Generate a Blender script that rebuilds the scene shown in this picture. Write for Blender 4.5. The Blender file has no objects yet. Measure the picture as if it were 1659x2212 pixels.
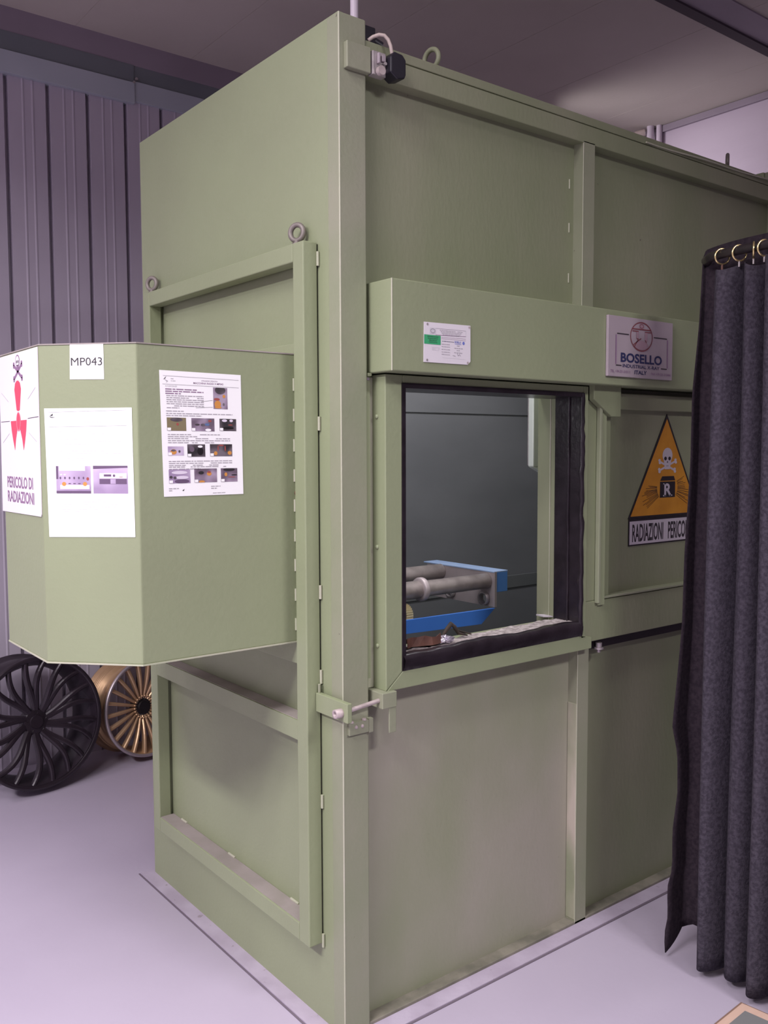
import bpy, bmesh, math, random
from mathutils import Vector, Matrix
random.seed(7)
PI = math.pi
SC = bpy.context.scene
COL = SC.collection

# ------------------------------------------------------------------ camera, world, lights, exposure
cam_d = bpy.data.cameras.new('camera'); cam = bpy.data.objects.new('camera', cam_d); COL.objects.link(cam)
SC.camera = cam
_R = Vector((0.78786323, -0.61584183, -0.00322033)); _U = Vector((0.04516252, 0.05256106, 0.99759595)); _F = Vector((0.61419205, 0.78611461, -0.0692239))
m3 = Matrix((_R, _U, -_F)).transposed()
cam.matrix_world = Matrix.Translation((-1.2882093, -1.81942597, 1.51693816)) @ m3.to_4x4()
cam_d.sensor_fit = 'VERTICAL'; cam_d.sensor_height = 24.0
cam_d.lens = 1951.41 / 2212.0 * 24.0
cam_d.clip_start = 0.05; cam_d.clip_end = 60

w = bpy.data.worlds.new('world'); SC.world = w; w.use_nodes = True
w.node_tree.nodes['Background'].inputs[0].default_value = (0.62, 0.58, 0.72, 1)
w.node_tree.nodes['Background'].inputs[1].default_value = 0.05

def area(name, loc, target, sx, sy, power, color, spread=180):
    l = bpy.data.lights.new(name, 'AREA'); l.shape = 'RECTANGLE'; l.size = sx; l.size_y = sy
    l.energy = power; l.color = color; l.spread = math.radians(spread)
    o = bpy.data.objects.new(name, l); COL.objects.link(o); o.location = loc
    d = Vector(target) - Vector(loc)
    o.rotation_euler = d.to_track_quat('-Z', 'Y').to_euler()
    return o
area('fluorescent_lamp_left', (-3.3, -0.6, 3.4), (-3.3, -0.6, 0.0), 0.3, 1.5, 192, (1.0, 0.95, 1.0), 165)
area('fluorescent_lamp_near', (-1.3, -0.50, 3.4), (-1.3, -0.50, 0.0), 0.9, 0.25, 18, (1.0, 0.95, 1.0), 160)
area('fluorescent_lamp_middle', (-1.7, -1.05, 3.4), (-1.7, -1.05, 0.0), 0.9, 0.3, 26, (1.0, 0.95, 1.0), 165)
area('spot_panel_behind_camera', (0.5, -3.2, 3.4), (0.15, -0.6, 0.2), 0.9, 0.3, 18, (1.0, 0.95, 1.0), 90)
area('rear_fill_panel', (-1.6, -3.4, 3.4), (-0.8, -1.5, 0.0), 1.2, 0.3, 12, (1.0, 0.95, 1.0), 110)  # added fill from behind the camera, not a known fixture
area('fluorescent_lamp_aisle', (-2.4, 1.5, 3.40), (-2.2, 1.5, 0.0), 1.2, 0.3, 26, (1.0, 0.93, 1.0))
area('fluorescent_lamp_right', (2.7, 2.0, 2.98), (3.7, 1.1, 2.75), 0.3, 0.9, 6, (1.0, 0.93, 1.0), 110)
area('cabinet_inspection_lamp', (0.9, 0.40, 2.40), (0.9, 0.50, 1.0), 0.9, 0.2, 13.5, (1.0, 0.97, 1.0))

area('cabinet_side_fill', (0.25, 0.26, 1.62), (0.9, 1.0, 0.75), 0.08, 0.3, 2.2, (1.0, 0.97, 1.0))  # added fill inside the cabinet, unseen to the left of the window

SC.view_settings.view_transform = 'Standard'; SC.view_settings.look = 'None'
SC.view_settings.exposure = 0.0; SC.view_settings.gamma = 1.0; SC.view_settings.use_curve_mapping = False

# ------------------------------------------------------------------ materials
def _nt(name):
    m = bpy.data.materials.new(name); m.use_nodes = True
    nt = m.node_tree; b = nt.nodes['Principled BSDF']
    return m, nt, b
def plain(name, col, rough=0.5, metal=0.0, spec=None):
    m, nt, b = _nt(name)
    b.inputs['Base Color'].default_value = (*col, 1); b.inputs['Roughness'].default_value = rough; b.inputs['Metallic'].default_value = metal
    if spec is not None: b.inputs['Specular IOR Level'].default_value = spec
    return m
def noisy(name, c1, c2, scale=3.0, rough=0.5, bump=0.0, bscale=60, metal=0.0, stretch=(1, 1, 1), lo=0.35, hi=0.65, spots=None, detail=4, spec=None):
    m, nt, b = _nt(name); N = nt.nodes; L = nt.links
    tc = N.new('ShaderNodeTexCoord'); mp = N.new('ShaderNodeMapping'); mp.inputs['Scale'].default_value = stretch
    L.new(tc.outputs['Object'], mp.inputs['Vector'])
    n = N.new('ShaderNodeTexNoise'); n.inputs['Scale'].default_value = scale; n.inputs['Detail'].default_value = detail
    L.new(mp.outputs['Vector'], n.inputs['Vector'])
    cr = N.new('ShaderNodeValToRGB'); cr.color_ramp.elements[0].position = lo; cr.color_ramp.elements[1].position = hi
    cr.color_ramp.elements[0].color = (*c1, 1); cr.color_ramp.elements[1].color = (*c2, 1)
    L.new(n.outputs['Fac'], cr.inputs['Fac']); out = cr.outputs['Color']
    if spots:
        sc_, thr, colr = spots
        n2 = N.new('ShaderNodeTexNoise'); n2.inputs['Scale'].default_value = sc_; n2.inputs['Detail'].default_value = 2
        L.new(tc.outputs['Object'], n2.inputs['Vector'])
        r2 = N.new('ShaderNodeValToRGB'); r2.color_ramp.elements[0].position = thr; r2.color_ramp.elements[1].position = thr + 0.03
        L.new(n2.outputs['Fac'], r2.inputs['Fac'])
        mx = N.new('ShaderNodeMixRGB'); mx.inputs['Color2'].default_value = (*colr, 1)
        L.new(r2.outputs['Color'], mx.inputs['Fac']); L.new(out, mx.inputs['Color1']); out = mx.outputs['Color']
    L.new(out, b.inputs['Base Color'])
    b.inputs['Roughness'].default_value = rough; b.inputs['Metallic'].default_value = metal
    if spec is not None: b.inputs['Specular IOR Level'].default_value = spec
    if bump > 0:
        n3 = N.new('ShaderNodeTexNoise'); n3.inputs['Scale'].default_value = bscale; n3.inputs['Detail'].default_value = 3
        L.new(mp.outputs['Vector'], n3.inputs['Vector'])
        bp = N.new('ShaderNodeBump'); bp.inputs['Strength'].default_value = bump; bp.inputs['Distance'].default_value = 0.002
        L.new(n3.outputs['Fac'], bp.inputs['Height']); L.new(bp.outputs['Normal'], b.inputs['Normal'])
    return m

M_GREEN = noisy('green_paint', (0.260, 0.290, 0.176), (0.282, 0.320, 0.190), 2.2, 0.48, 0.25, 90, lo=0.3, hi=0.7, spots=(30, 0.80, (0.12, 0.10, 0.07)))
M_GREEN_WORN_SHADE = noisy('worn_and_shade_green_paint', (0.222, 0.250, 0.146), (0.275, 0.280, 0.188), 2.6, 0.52, 0.3, 90, stretch=(1, 1, 0.35), lo=0.38, hi=0.68, spots=(38, 0.79, (0.10, 0.08, 0.06)))  # worn paint; also darkens the inner frame in place of shade
M_GREEN_POST = noisy('rubbed_green_paint', (0.255, 0.280, 0.180), (0.295, 0.295, 0.215), 4, 0.5, 0.25, 90, lo=0.35, hi=0.7, spots=(48, 0.78, (0.12, 0.10, 0.08)))
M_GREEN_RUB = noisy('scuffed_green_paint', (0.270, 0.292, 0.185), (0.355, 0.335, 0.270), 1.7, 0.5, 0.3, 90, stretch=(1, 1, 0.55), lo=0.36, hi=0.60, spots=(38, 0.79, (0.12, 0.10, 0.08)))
M_EDGE = noisy('weld_and_highlight_green', (0.42, 0.44, 0.31), (0.47, 0.46, 0.36), 8, 0.45, 0.3, 120)  # pale paint of weld beads and strips; also paints highlights along edges
M_SCRAPED = noisy('scraped_paint', (0.27, 0.29, 0.19), (0.50, 0.44, 0.37), 7, 0.55, 0.3, 80, stretch=(1, 1, 0.4), lo=0.35, hi=0.6)
M_DIRTY = noisy('dirty_flange', (0.15, 0.145, 0.11), (0.26, 0.24, 0.19), 14, 0.7, 0.3, 80)
M_DUST = noisy('dusty_ledge_paint', (0.30, 0.27, 0.24), (0.37, 0.32, 0.31), 9, 0.75, 0.3, 80)
M_LEAD = noisy('lead_lining', (0.150, 0.155, 0.168), (0.195, 0.200, 0.215), 1.6, 0.5, 0.55, 7, stretch=(1, 1, 2.2), lo=0.3, hi=0.7)
M_LEAD_D = noisy('lead_ledge', (0.13, 0.14, 0.145), (0.17, 0.175, 0.18), 3, 0.5, 0.3, 20)
M_BLACKVINYL = noisy('black_vinyl', (0.013, 0.009, 0.012), (0.022, 0.016, 0.021), 20, 0.28, 0.8, 35)
M_GRIT = noisy('gritty_sill', (0.20, 0.17, 0.165), (0.42, 0.37, 0.36), 60, 0.8, 0.9, 140, lo=0.35, hi=0.7)
M_FLOOR = noisy('painted_concrete', (0.455, 0.40, 0.50), (0.495, 0.44, 0.54), 1.6, 0.42, 0.2, 50, lo=0.3, hi=0.7, spots=(9, 0.775, (0.30, 0.25, 0.33)))
M_KERB = noisy('painted_kerb', (0.42, 0.36, 0.45), (0.50, 0.44, 0.54), 9, 0.5, 0.4, 60, spots=(40, 0.70, (0.33, 0.28, 0.33)))
M_GROOVE = plain('groove_dirt', (0.16, 0.13, 0.16), 0.9)
M_WALLMET = noisy('purple_grey_sheet', (0.43, 0.385, 0.46), (0.47, 0.425, 0.50), 1.4, 0.42, 0.15, 30)
M_TRIM = noisy('grey_blue_trim', (0.39, 0.42, 0.47), (0.42, 0.45, 0.50), 3, 0.45, 0.15, 40)
M_TRIM_D = noisy('dull_purple_trim', (0.26, 0.215, 0.26), (0.29, 0.24, 0.29), 3, 0.55, 0.15, 40)
M_WHITEWALL = noisy('off_white_wall', (0.50, 0.42, 0.50), (0.54, 0.46, 0.54), 2, 0.6, 0.2, 30, stretch=(1, 0.3, 3))
M_PAPER = plain('white_paper', (0.93, 0.92, 0.93), 0.7)
M_PLASTIC = noisy('white_plastic', (0.82, 0.77, 0.81), (0.86, 0.81, 0.85), 4, 0.35)
M_CERT = noisy('aged_card', (0.74, 0.70, 0.74), (0.76, 0.71, 0.75), 5, 0.6)
M_PLATE = noisy('pink_grey_plate', (0.38, 0.32, 0.35), (0.41, 0.345, 0.375), 6, 0.45)
M_INK = plain('black_ink', (0.03, 0.025, 0.03), 0.5)
M_INKG = plain('grey_ink', (0.36, 0.33, 0.37), 0.6)
M_INKL = plain('faint_ink', (0.62, 0.60, 0.64), 0.6)
M_INKP = plain('faded_purple_ink', (0.26, 0.15, 0.26), 0.6)
M_NAVY = plain('navy_ink', (0.02, 0.025, 0.09), 0.5)
M_BLUEINK = plain('blue_ink', (0.16, 0.2, 0.55), 0.5)
M_REDINK = plain('brick_red_ink', (0.20, 0.05, 0.06), 0.5)
M_ROSE = plain('pale_rose_ink', (0.36, 0.24, 0.28), 0.5)
M_RED = plain('sign_red', (0.80, 0.06, 0.12), 0.35)
M_PINK = plain('sign_pink', (0.85, 0.22, 0.28), 0.35)
M_GREENST = plain('green_sticker', (0.05, 0.38, 0.16), 0.45)
M_ORANGE = noisy('sign_orange', (0.50, 0.205, 0.012), (0.62, 0.27, 0.02), 12, 0.4)
M_SIGNBLK = plain('sign_black', (0.012, 0.009, 0.011), 0.35)
M_SIGNWHT = noisy('sign_white', (0.50, 0.45, 0.50), (0.58, 0.53, 0.58), 9, 0.45)
M_STEEL = noisy('roller_steel', (0.34, 0.29, 0.28), (0.50, 0.44, 0.42), 22, 0.30, metal=0.4)
M_STEELPL = noisy('steel_plate', (0.42, 0.36, 0.37), (0.52, 0.45, 0.46), 10, 0.5, metal=0.35)
M_ZINC = noisy('dull_zinc', (0.34, 0.30, 0.31), (0.50, 0.45, 0.45), 30, 0.45, metal=0.5)
M_BOLT = noisy('dusty_bolt', (0.40, 0.33, 0.32), (0.55, 0.46, 0.46), 30, 0.55, metal=0.2)
M_EYE = noisy('dull_eye_bolt', (0.19, 0.165, 0.15), (0.25, 0.22, 0.20), 20, 0.5, metal=0.3)
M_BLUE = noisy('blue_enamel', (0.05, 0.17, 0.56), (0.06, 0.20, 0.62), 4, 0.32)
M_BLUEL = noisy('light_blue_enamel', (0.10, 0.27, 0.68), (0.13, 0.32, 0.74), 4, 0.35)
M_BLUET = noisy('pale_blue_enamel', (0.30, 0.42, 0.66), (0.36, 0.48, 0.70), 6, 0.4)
M_BRASS = noisy('old_brass', (0.62, 0.48, 0.22), (0.78, 0.62, 0.32), 30, 0.3, metal=0.8)
M_BRASSY = plain('pale_brass', (0.72, 0.62, 0.36), 0.35, 0.2)
M_RINGBR = plain('curtain_brass', (0.95, 0.75, 0.38), 0.22, 0.9)
M_BLACKPL = plain('black_plastic', (0.012, 0.010, 0.018), 0.4)
M_RODBLK = noisy('black_rod', (0.015, 0.012, 0.014), (0.04, 0.03, 0.03), 20, 0.3)
M_CABLE = noisy('beige_cable', (0.50, 0.41, 0.38), (0.56, 0.46, 0.42), 20, 0.5)
M_PVC = plain('white_conduit', (0.66, 0.58, 0.66), 0.45)
M_LAMP = plain('lamp_cover', (0.62, 0.66, 0.62), 0.3)
M_CURT = noisy('charcoal_curtain', (0.040, 0.034, 0.046), (0.070, 0.060, 0.078), 110, 0.95, 0.8, 260, detail=2, spec=0.15)
M_SHEET = noisy('black_curtain', (0.024, 0.017, 0.024), (0.038, 0.028, 0.036), 90, 0.9, 0.5, 220, detail=2, spec=0.15)
M_WHBLACK = noisy('gloss_black_alloy', (0.022, 0.015, 0.022), (0.035, 0.025, 0.034), 6, 0.28, metal=0.2)
M_WHGOLD = noisy('bronze_gold_alloy', (0.55, 0.36, 0.21), (0.62, 0.41, 0.24), 6, 0.36, metal=0.55)
M_WHLIP = plain('machined_lip', (0.42, 0.36, 0.38), 0.35, 0.6)
M_RUST = noisy('rusty_tape', (0.09, 0.035, 0.025), (0.17, 0.075, 0.05), 20, 0.7)
M_FOIL = plain('crumpled_foil', (0.80, 0.74, 0.86), 0.18, 0.8)
M_TWIG = noisy('dark_debris', (0.02, 0.015, 0.012), (0.06, 0.04, 0.03), 30, 0.8)
M_WOOD = noisy('pale_wood', (0.62, 0.42, 0.33), (0.70, 0.49, 0.39), 3, 0.55, 0.2, 30, stretch=(1, 8, 1))
M_WOODEDGE = plain('dark_wood_edge', (0.26, 0.16, 0.12), 0.6)
M_GREYMAT = plain('grey_mat', (0.20, 0.20, 0.20), 0.7)
M_STRING = plain('tie_cord', (0.20, 0.10, 0.08), 0.8)

def photo_mat(name, c1, c2, c3, scale):
    m, nt, b = _nt(name); N = nt.nodes; L = nt.links
    tc = N.new('ShaderNodeTexCoord'); n = N.new('ShaderNodeTexNoise'); n.inputs['Scale'].default_value = scale; n.inputs['Detail'].default_value = 1
    L.new(tc.outputs['Object'], n.inputs['Vector'])
    cr = N.new('ShaderNodeValToRGB'); e = cr.color_ramp.elements
    e[0].position = 0.38; e[0].color = (*c1, 1); e[1].position = 0.62; e[1].color = (*c3, 1)
    x = e.new(0.5); x.color = (*c2, 1)
    L.new(n.outputs['Fac'], cr.inputs['Fac']); L.new(cr.outputs['Color'], b.inputs['Base Color']); b.inputs['Roughness'].default_value = 0.45
    return m
M_PH_DARK = photo_mat('printed_dark', (0.025, 0.02, 0.025), (0.07, 0.055, 0.065), (0.17, 0.14, 0.17), 26)
M_PH_GREY = photo_mat('printed_grey', (0.14, 0.10, 0.14), (0.24, 0.18, 0.25), (0.40, 0.32, 0.42), 24)
M_PH_LILAC = photo_mat('printed_lilac', (0.34, 0.25, 0.40), (0.44, 0.34, 0.50), (0.62, 0.52, 0.68), 14)
M_PH_LITE = plain('printed_light', (0.74, 0.66, 0.78), 0.5)
M_PH_PURP = plain('printed_purple', (0.13, 0.08, 0.15), 0.5)
M_PH_ORANGE = plain('printed_orange', (0.62, 0.27, 0.06), 0.5)
M_PH_RED = plain('printed_red', (0.34, 0.07, 0.06), 0.5)
M_PH_OLIVE = plain('printed_olive', (0.22, 0.18, 0.10), 0.5)
M_PH_BLUE = plain('printed_blue', (0.10, 0.16, 0.32), 0.5)

# ------------------------------------------------------------------ mesh helpers
class MB:
    def __init__(s, T=None):
        s.v = []; s.f = []; s.mi = []; s.sm = []; s.mats = []; s.T = T or Matrix.Identity(4)
    def mat(s, m):
        if m not in s.mats: s.mats.append(m)
        return s.mats.index(m)
    def add(s, vs, fs, m, smooth=False):
        b = len(s.v); s.v += [s.T @ Vector(p) for p in vs]; k = s.mat(m)
        for f in fs: s.f.append([b + i for i in f]); s.mi.append(k); s.sm.append(smooth)
    def box(s, x0, x1, y0, y1, z0, z1, m):
        if x0 > x1: x0, x1 = x1, x0
        if y0 > y1: y0, y1 = y1, y0
        if z0 > z1: z0, z1 = z1, z0
        vs = [(x0,y0,z0),(x1,y0,z0),(x1,y1,z0),(x0,y1,z0),(x0,y0,z1),(x1,y0,z1),(x1,y1,z1),(x0,y1,z1)]
        s.add(vs, [(0,3,2,1),(4,5,6,7),(0,1,5,4),(1,2,6,5),(2,3,7,6),(3,0,4,7)], m)
    def prism(s, poly, axis, a, b, m):
        # poly 2D points; extruded along axis ('x','y','z') from a to b
        def P(p, t):
            if axis == 'z': return (p[0], p[1], t)
            if axis == 'y': return (p[0], t, p[1])
            return (t, p[0], p[1])
        n = len(poly); vs = [P(p, a) for p in poly] + [P(p, b) for p in poly]
        fs = [tuple(range(n))[::-1], tuple(range(n, 2*n))] + [(i, (i+1) % n, n+(i+1) % n, n+i) for i in range(n)]
        s.add(vs, fs, m)
    def tube(s, pts, r, m, seg=12, closed=False):
        pts = [Vector(p) for p in pts]; n = len(pts)
        rr = r if isinstance(r, (list, tuple)) else [r]*n
        vs = []; up = None
        for i, p in enumerate(pts):
            a = pts[(i-1) % n] if (closed or i > 0) else p; b = pts[(i+1) % n] if (closed or i < n-1) else p
            t = (b-a).normalized()
            if up is None:
                up = Vector((0,0,1)) if abs(t.z) < 0.9 else Vector((1,0,0))
            up = (up - t*up.dot(t)).normalized(); sd = t.cross(up)
            for k in range(seg):
                an = 2*PI*k/seg; vs.append(p + (up*math.cos(an) + sd*math.sin(an))*rr[i])
        fs = []
        for i in range(n if closed else n-1):
            j = (i+1) % n
            for k in range(seg): k2 = (k+1) % seg; fs.append((i*seg+k, j*seg+k, j*seg+k2, i*seg+k2))
        s.add(vs, fs, m, True)
        if not closed:
            s.add(vs[:seg], [tuple(range(seg))], m); s.add(vs[-seg:], [tuple(range(seg))[::-1]], m)
    def lathe(s, prof, o, ax, m, seg=48, smooth=True, ref=None):
        # prof: list of (r, h) along axis ax from o; closed polygon strip
        o = Vector(o); ax = Vector(ax).normalized(); u = ax.orthogonal().normalized() if ref is None else Vector(ref); v = ax.cross(u)
        vs = []; n = len(prof)
        for k in range(seg):
            a = 2*PI*k/seg; d = u*math.cos(a) + v*math.sin(a)
            for r, h in prof: vs.append(o + d*r + ax*h)
        fs = []
        for k in range(seg):
            k2 = (k+1) % seg
            for i in range(n-1): fs.append((k*n+i, k2*n+i, k2*n+i+1, k*n+i+1))
        s.add(vs, fs, m, smooth)
    def cyl(s, p0, p1, r, m, seg=24):
        p0 = Vector(p0); p1 = Vector(p1); h = (p1-p0).length
        s.lathe([(r, 0), (r, h)], p0, p1-p0, m, seg)
        s.lathe([(0.0001, 0), (r, 0)], p0, p1-p0, m, seg, False); s.lathe([(r, h), (0.0001, h)], p0, p1-p0, m, seg, False)
    # flat printed shapes on the plane z = h of the current transform
    def rect(s, u0, u1, v0, v1, h, m):
        s.add([(u0,v0,h),(u1,v0,h),(u1,v1,h),(u0,v1,h)], [(0,1,2,3)], m)
    def poly(s, pts, h, m):
        s.add([(p[0], p[1], h) for p in pts], [tuple(range(len(pts)))], m)
    def line(s, a, b, wd, h, m):
        a = Vector(a); b = Vector(b); d = (b-a).normalized(); n = Vector((-d.y, d.x))*wd/2
        s.poly([a-n, b-n, b+n, a+n], h, m)
    def ell(s, cu, cv, ru, rv, h, m, n=28):
        s.poly([(cu+ru*math.cos(2*PI*i/n), cv+rv*math.sin(2*PI*i/n)) for i in range(n)], h, m)
    def ering(s, cu, cv, ru, rv, wd, h, m, n=32):
        vs = []
        for i in range(n):
            c, q = math.cos(2*PI*i/n), math.sin(2*PI*i/n)
            vs += [(cu+ru*c, cv+rv*q, h), (cu+(ru-wd)*c, cv+(rv-wd)*q, h)]
        s.add(vs, [(2*i, 2*((i+1) % n), 2*((i+1) % n)+1, 2*i+1) for i in range(n)], m)
    def text(s, body, u0, u1, v0, v1, h, m, bold=0.0):
        cu = bpy.data.curves.new('t', 'FONT'); cu.body = body; cu.size = 1.0; cu.offset = bold; cu.resolution_u = 3
        o = bpy.data.objects.new('t', cu); me = o.to_mesh()
        if len(me.vertices):
            xs = [v.co.x for v in me.vertices]; ys = [v.co.y for v in me.vertices]
            ax, bx, ay, by = min(xs), max(xs), min(ys), max(ys)
            vs = [(u0+(v.co.x-ax)/(bx-ax)*(u1-u0), v0+(v.co.y-ay)/(by-ay)*(v1-v0), h) for v in me.vertices]
            s.add(vs, [tuple(p.vertices) for p in me.polygons], m)
        o.to_mesh_clear(); bpy.data.objects.remove(o); bpy.data.curves.remove(cu)
    def words(s, u0, u1, v, ht, h, m, rnd, fill=0.8):
        u = u0
        while u < u1:
            wl = rnd.uniform(2, 7)*ht*0.8
            e = min(u+wl, u1)
            if rnd.random() < fill: s.rect(u, e, v, v+ht*0.55, h, m)
            u = e + ht*0.55
    def build(s, name, parent=None, bevel=0.0, kind=None, label=None):
        org = Vector((0,0,0))
        if parent is not None:
            p = parent
            while p.parent: p = p.parent
            org = p.location.copy()
        me = bpy.data.meshes.new(name); me.from_pydata([tuple(v-org) for v in s.v], [], s.f)
        for m in s.mats: me.materials.append(m)
        me.polygons.foreach_set('material_index', s.mi); me.polygons.foreach_set('use_smooth', s.sm); me.update()
        o = bpy.data.objects.new(name, me); COL.objects.link(o)
        if parent is not None: o.parent = parent
        if bevel:
            b = o.modifiers.new('bevel', 'BEVEL'); b.width = bevel; b.segments = 2; b.limit_method = 'ANGLE'; b.angle_limit = math.radians(40)
        if kind: o['kind'] = kind
        if label: o['label'] = label
        return o
def tag(o, label, cat, group=None, kind=None):
    o['label'] = label; o['category'] = cat
    if group: o['group'] = group
    if kind: o['kind'] = kind
    return o
def thing(name, loc, label, cat, group=None):
    o = bpy.data.objects.new(name, None); COL.objects.link(o); o.location = loc; o.empty_display_size = 0.1
    return tag(o, label, cat, group)
def frame(o, u, v=(0, 0, 1)):
    u = Vector(u).normalized(); v = Vector(v).normalized(); n = u.cross(v)
    M = Matrix((u, v, n)).transposed().to_4x4(); return Matrix.Translation(Vector(o)) @ M

# ------------------------------------------------------------------ the room
XR, YB, ZC = 3.676, 2.60, 3.532
XL, YF = -5.0, -6.0
f = MB(); f.box(XL-.1, XR+.1, YF-.1, YB+.1, -0.1, 0, M_FLOOR); f.build('floor', kind='structure')
# concrete kerb step round the cabinet
k = MB()
k.box(-0.045, 2.14, -0.052, 1.2, 0, 0.005, M_KERB)
k.box(-0.051, -0.045, -0.058, 1.2, 0, 0.002, M_GROOVE); k.box(-0.045, 2.14, -0.058, -0.052, 0, 0.002, M_GROOVE)
k.build('trim_1', kind='structure')
# ceiling: long metal planks running towards the back wall
c = MB(); x = XL-0.1
while x < XR+.1:
    c.box(x, min(x+0.5975, XR+.1), YF-.1, YB+.1, ZC, ZC+.06, M_TRIM_D)
    c.box(min(x+0.5975, XR+.1), min(x+0.6, XR+.1), YF-.1, YB+.1, ZC+.002, ZC+.06, M_TRIM_D); x += 0.6
ceil_mat = noisy('ceiling_sheet', (0.51, 0.46, 0.41), (0.55, 0.50, 0.445), 2, 0.65, 0.3, 60)
c.mats = [ceil_mat]; c.mi = [0]*len(c.mi)
c.build('ceiling', kind='structure')
# corrugated back wall (profile extruded upwards)
prof = []; x0 = -0.035 - 0.190*30
x = x0
while x < XR + 0.1:
    prof += [(x+.001, YB+0.035), (x+0.016, YB+0.035), (x+0.020, YB)]
    for q in (0.078, 0.122): prof += [(x+q, YB), (x+q+0.005, YB-0.002), (x+q+0.009, YB-0.002), (x+q+0.014, YB)]
    prof += [(x+0.1885, YB)]
    x += 0.190
prof = [p for p in prof if XL-0.1 <= p[0] <= XR+0.1]
wb = MB(); n = len(prof)
wb.add([(p[0], p[1], 0) for p in prof] + [(p[0], p[1], ZC) for p in prof], [(i, i+1, n+i+1, n+i) for i in range(n-1)], M_WALLMET)
wb.box(XL-.1, XR+.1, YB+0.05, YB+0.12, 0, ZC, M_WALLMET)
wb.build('wall_back', kind='structure')
r = MB(); r.box(XR, XR+.1, YF-.1, YB+.1, 0, ZC, M_WHITEWALL); r.build('wall_right', kind='structure')
r = MB(); r.box(XL-.1, XL, YF-.1, YB+.1, 0, ZC, M_WALLMET); r.build('wall_left', kind='structure')
r = MB(); r.box(XL, XR, YF-.1, YF, 0, ZC, M_WALLMET); r.build('wall_front', kind='structure')
# cornice profiles along the back wall
t = MB(); t.box(XL, XR, 2.585, YB+.03, 3.420, ZC, M_TRIM_D); t.build('trim_2', kind='structure')
M_TRIM_B = noisy('dark_cornice_band', (0.15, 0.165, 0.185), (0.17, 0.185, 0.205), 3, 0.5, 0.15, 40)  # middle cornice band, darker than the bands beside it
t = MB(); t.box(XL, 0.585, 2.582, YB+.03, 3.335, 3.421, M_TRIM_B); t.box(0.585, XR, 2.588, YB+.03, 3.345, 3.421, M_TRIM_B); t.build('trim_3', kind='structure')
t = MB(); t.box(XL, 0.585, 2.574, YB+.03, 3.234, 3.335, M_TRIM)
t.cyl((0.595, 2.585, 3.355), (0.595, 2.572, 3.355), 0.007, M_ZINC, 10); t.cyl((0.580, 2.58, 3.335), (0.580, 2.566, 3.335), 0.006, M_ZINC, 10)
t.box(0.585, XR, 2.582, YB+.03, 3.248, 3.345, M_TRIM)
t.build('trim_6', kind='structure', bevel=0.002)
t = MB(); t.box(XR-.02, XR+.02, YF, 1.70, 3.49, 3.53, M_TRIM_D); t.build('trim_4', kind='structure', bevel=0.002)
t = MB(); t.box(XL, XR, 0.675, 0.730, 3.515, ZC+.01, plain('dark_seam', (0.06, 0.045, 0.055), 0.7)); t.box(XL, XR, 0.53, 0.675, 3.525, ZC+.01, M_TRIM_D)
t.build('trim_5', kind='structure')

# ------------------------------------------------------------------ the x-ray cabinet
H, W, LX = 2.5585, 1.1723, 2.09
RP = 0.037
cab = thing('xray_cabinet', (0, 0, 0), 'large green painted steel x-ray inspection cabinet with an open window', 'cabinet')
b = MB(); b.box(0.012, 0.079, 0.003, W-.001, 0.004, H-.001, M_GREEN); b.box(0, 0.012, 0.0, 0.125, 0.004, H, M_GREEN); b.box(0, 0.012, 1.03, W, 0.004, H, M_GREEN); b.box(0, 0.012, 0.125, 1.03, 0.004, 0.25, M_GREEN); b.box(0, 0.012, 0.125, 1.03, 2.005, H, M_GREEN); b.build('end_wall', cab)
b = MB(); b.box(-0.0005, 0.081, -0.0015, 0.05, 0.004, H+.0005, M_GREEN_POST); b.build('corner_post', cab, 0.004)
b = MB(); b.box(LX-.081, LX, 0, 0.09, 0.004, H, M_GREEN_POST); b.build('corner_post', cab, 0.004)
b = MB(); b.box(LX-.09, LX, 0.05, W, 0.004, H, M_GREEN); b.build('end_wall', cab, 0.003)
b = MB(); b.box(0.081, LX-.081, 0.0, 0.09, 2.4335, 2.4865, M_GREEN_WORN_SHADE); b.box(0.081, LX-.081, 0.002, 0.09, 2.490, 2.514, M_GREEN_WORN_SHADE); b.box(0.081, LX-.081, 0.006, 0.09, 2.486, 2.491, M_GREEN_WORN_SHADE)
b.build('top_rail', cab, 0.002)
b = MB(); b.tube([(0.0012, 0.0, 0.01), (0.0012, 0.0, H-.001)], 0.0022, M_EDGE, 8); b.build('edge_highlight', cab)  # pale tube puts the post corner's bright highlight into colour
b = MB(); b.tube([(0.8985, 0.0005, 0.01), (0.8985, 0.0005, 2.432)], 0.0014, M_EDGE, 6); b.build('edge_highlight', cab)  # same painted highlight down the mullion edge
# loose raised edge of the cover strip on the right half
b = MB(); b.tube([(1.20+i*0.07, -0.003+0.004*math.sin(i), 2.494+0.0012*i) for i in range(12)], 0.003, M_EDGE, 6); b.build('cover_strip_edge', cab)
b = MB(); b.box(0.02, LX-.02, 0.05, W-.02, 2.47, 2.505, M_GREEN); b.build('roof', cab)
b = MB(); b.box(0.02, LX-.02, W-.07, W-.002, 0.004, 2.50, M_GREEN); b.build('rear_wall', cab, 0.002)
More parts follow.
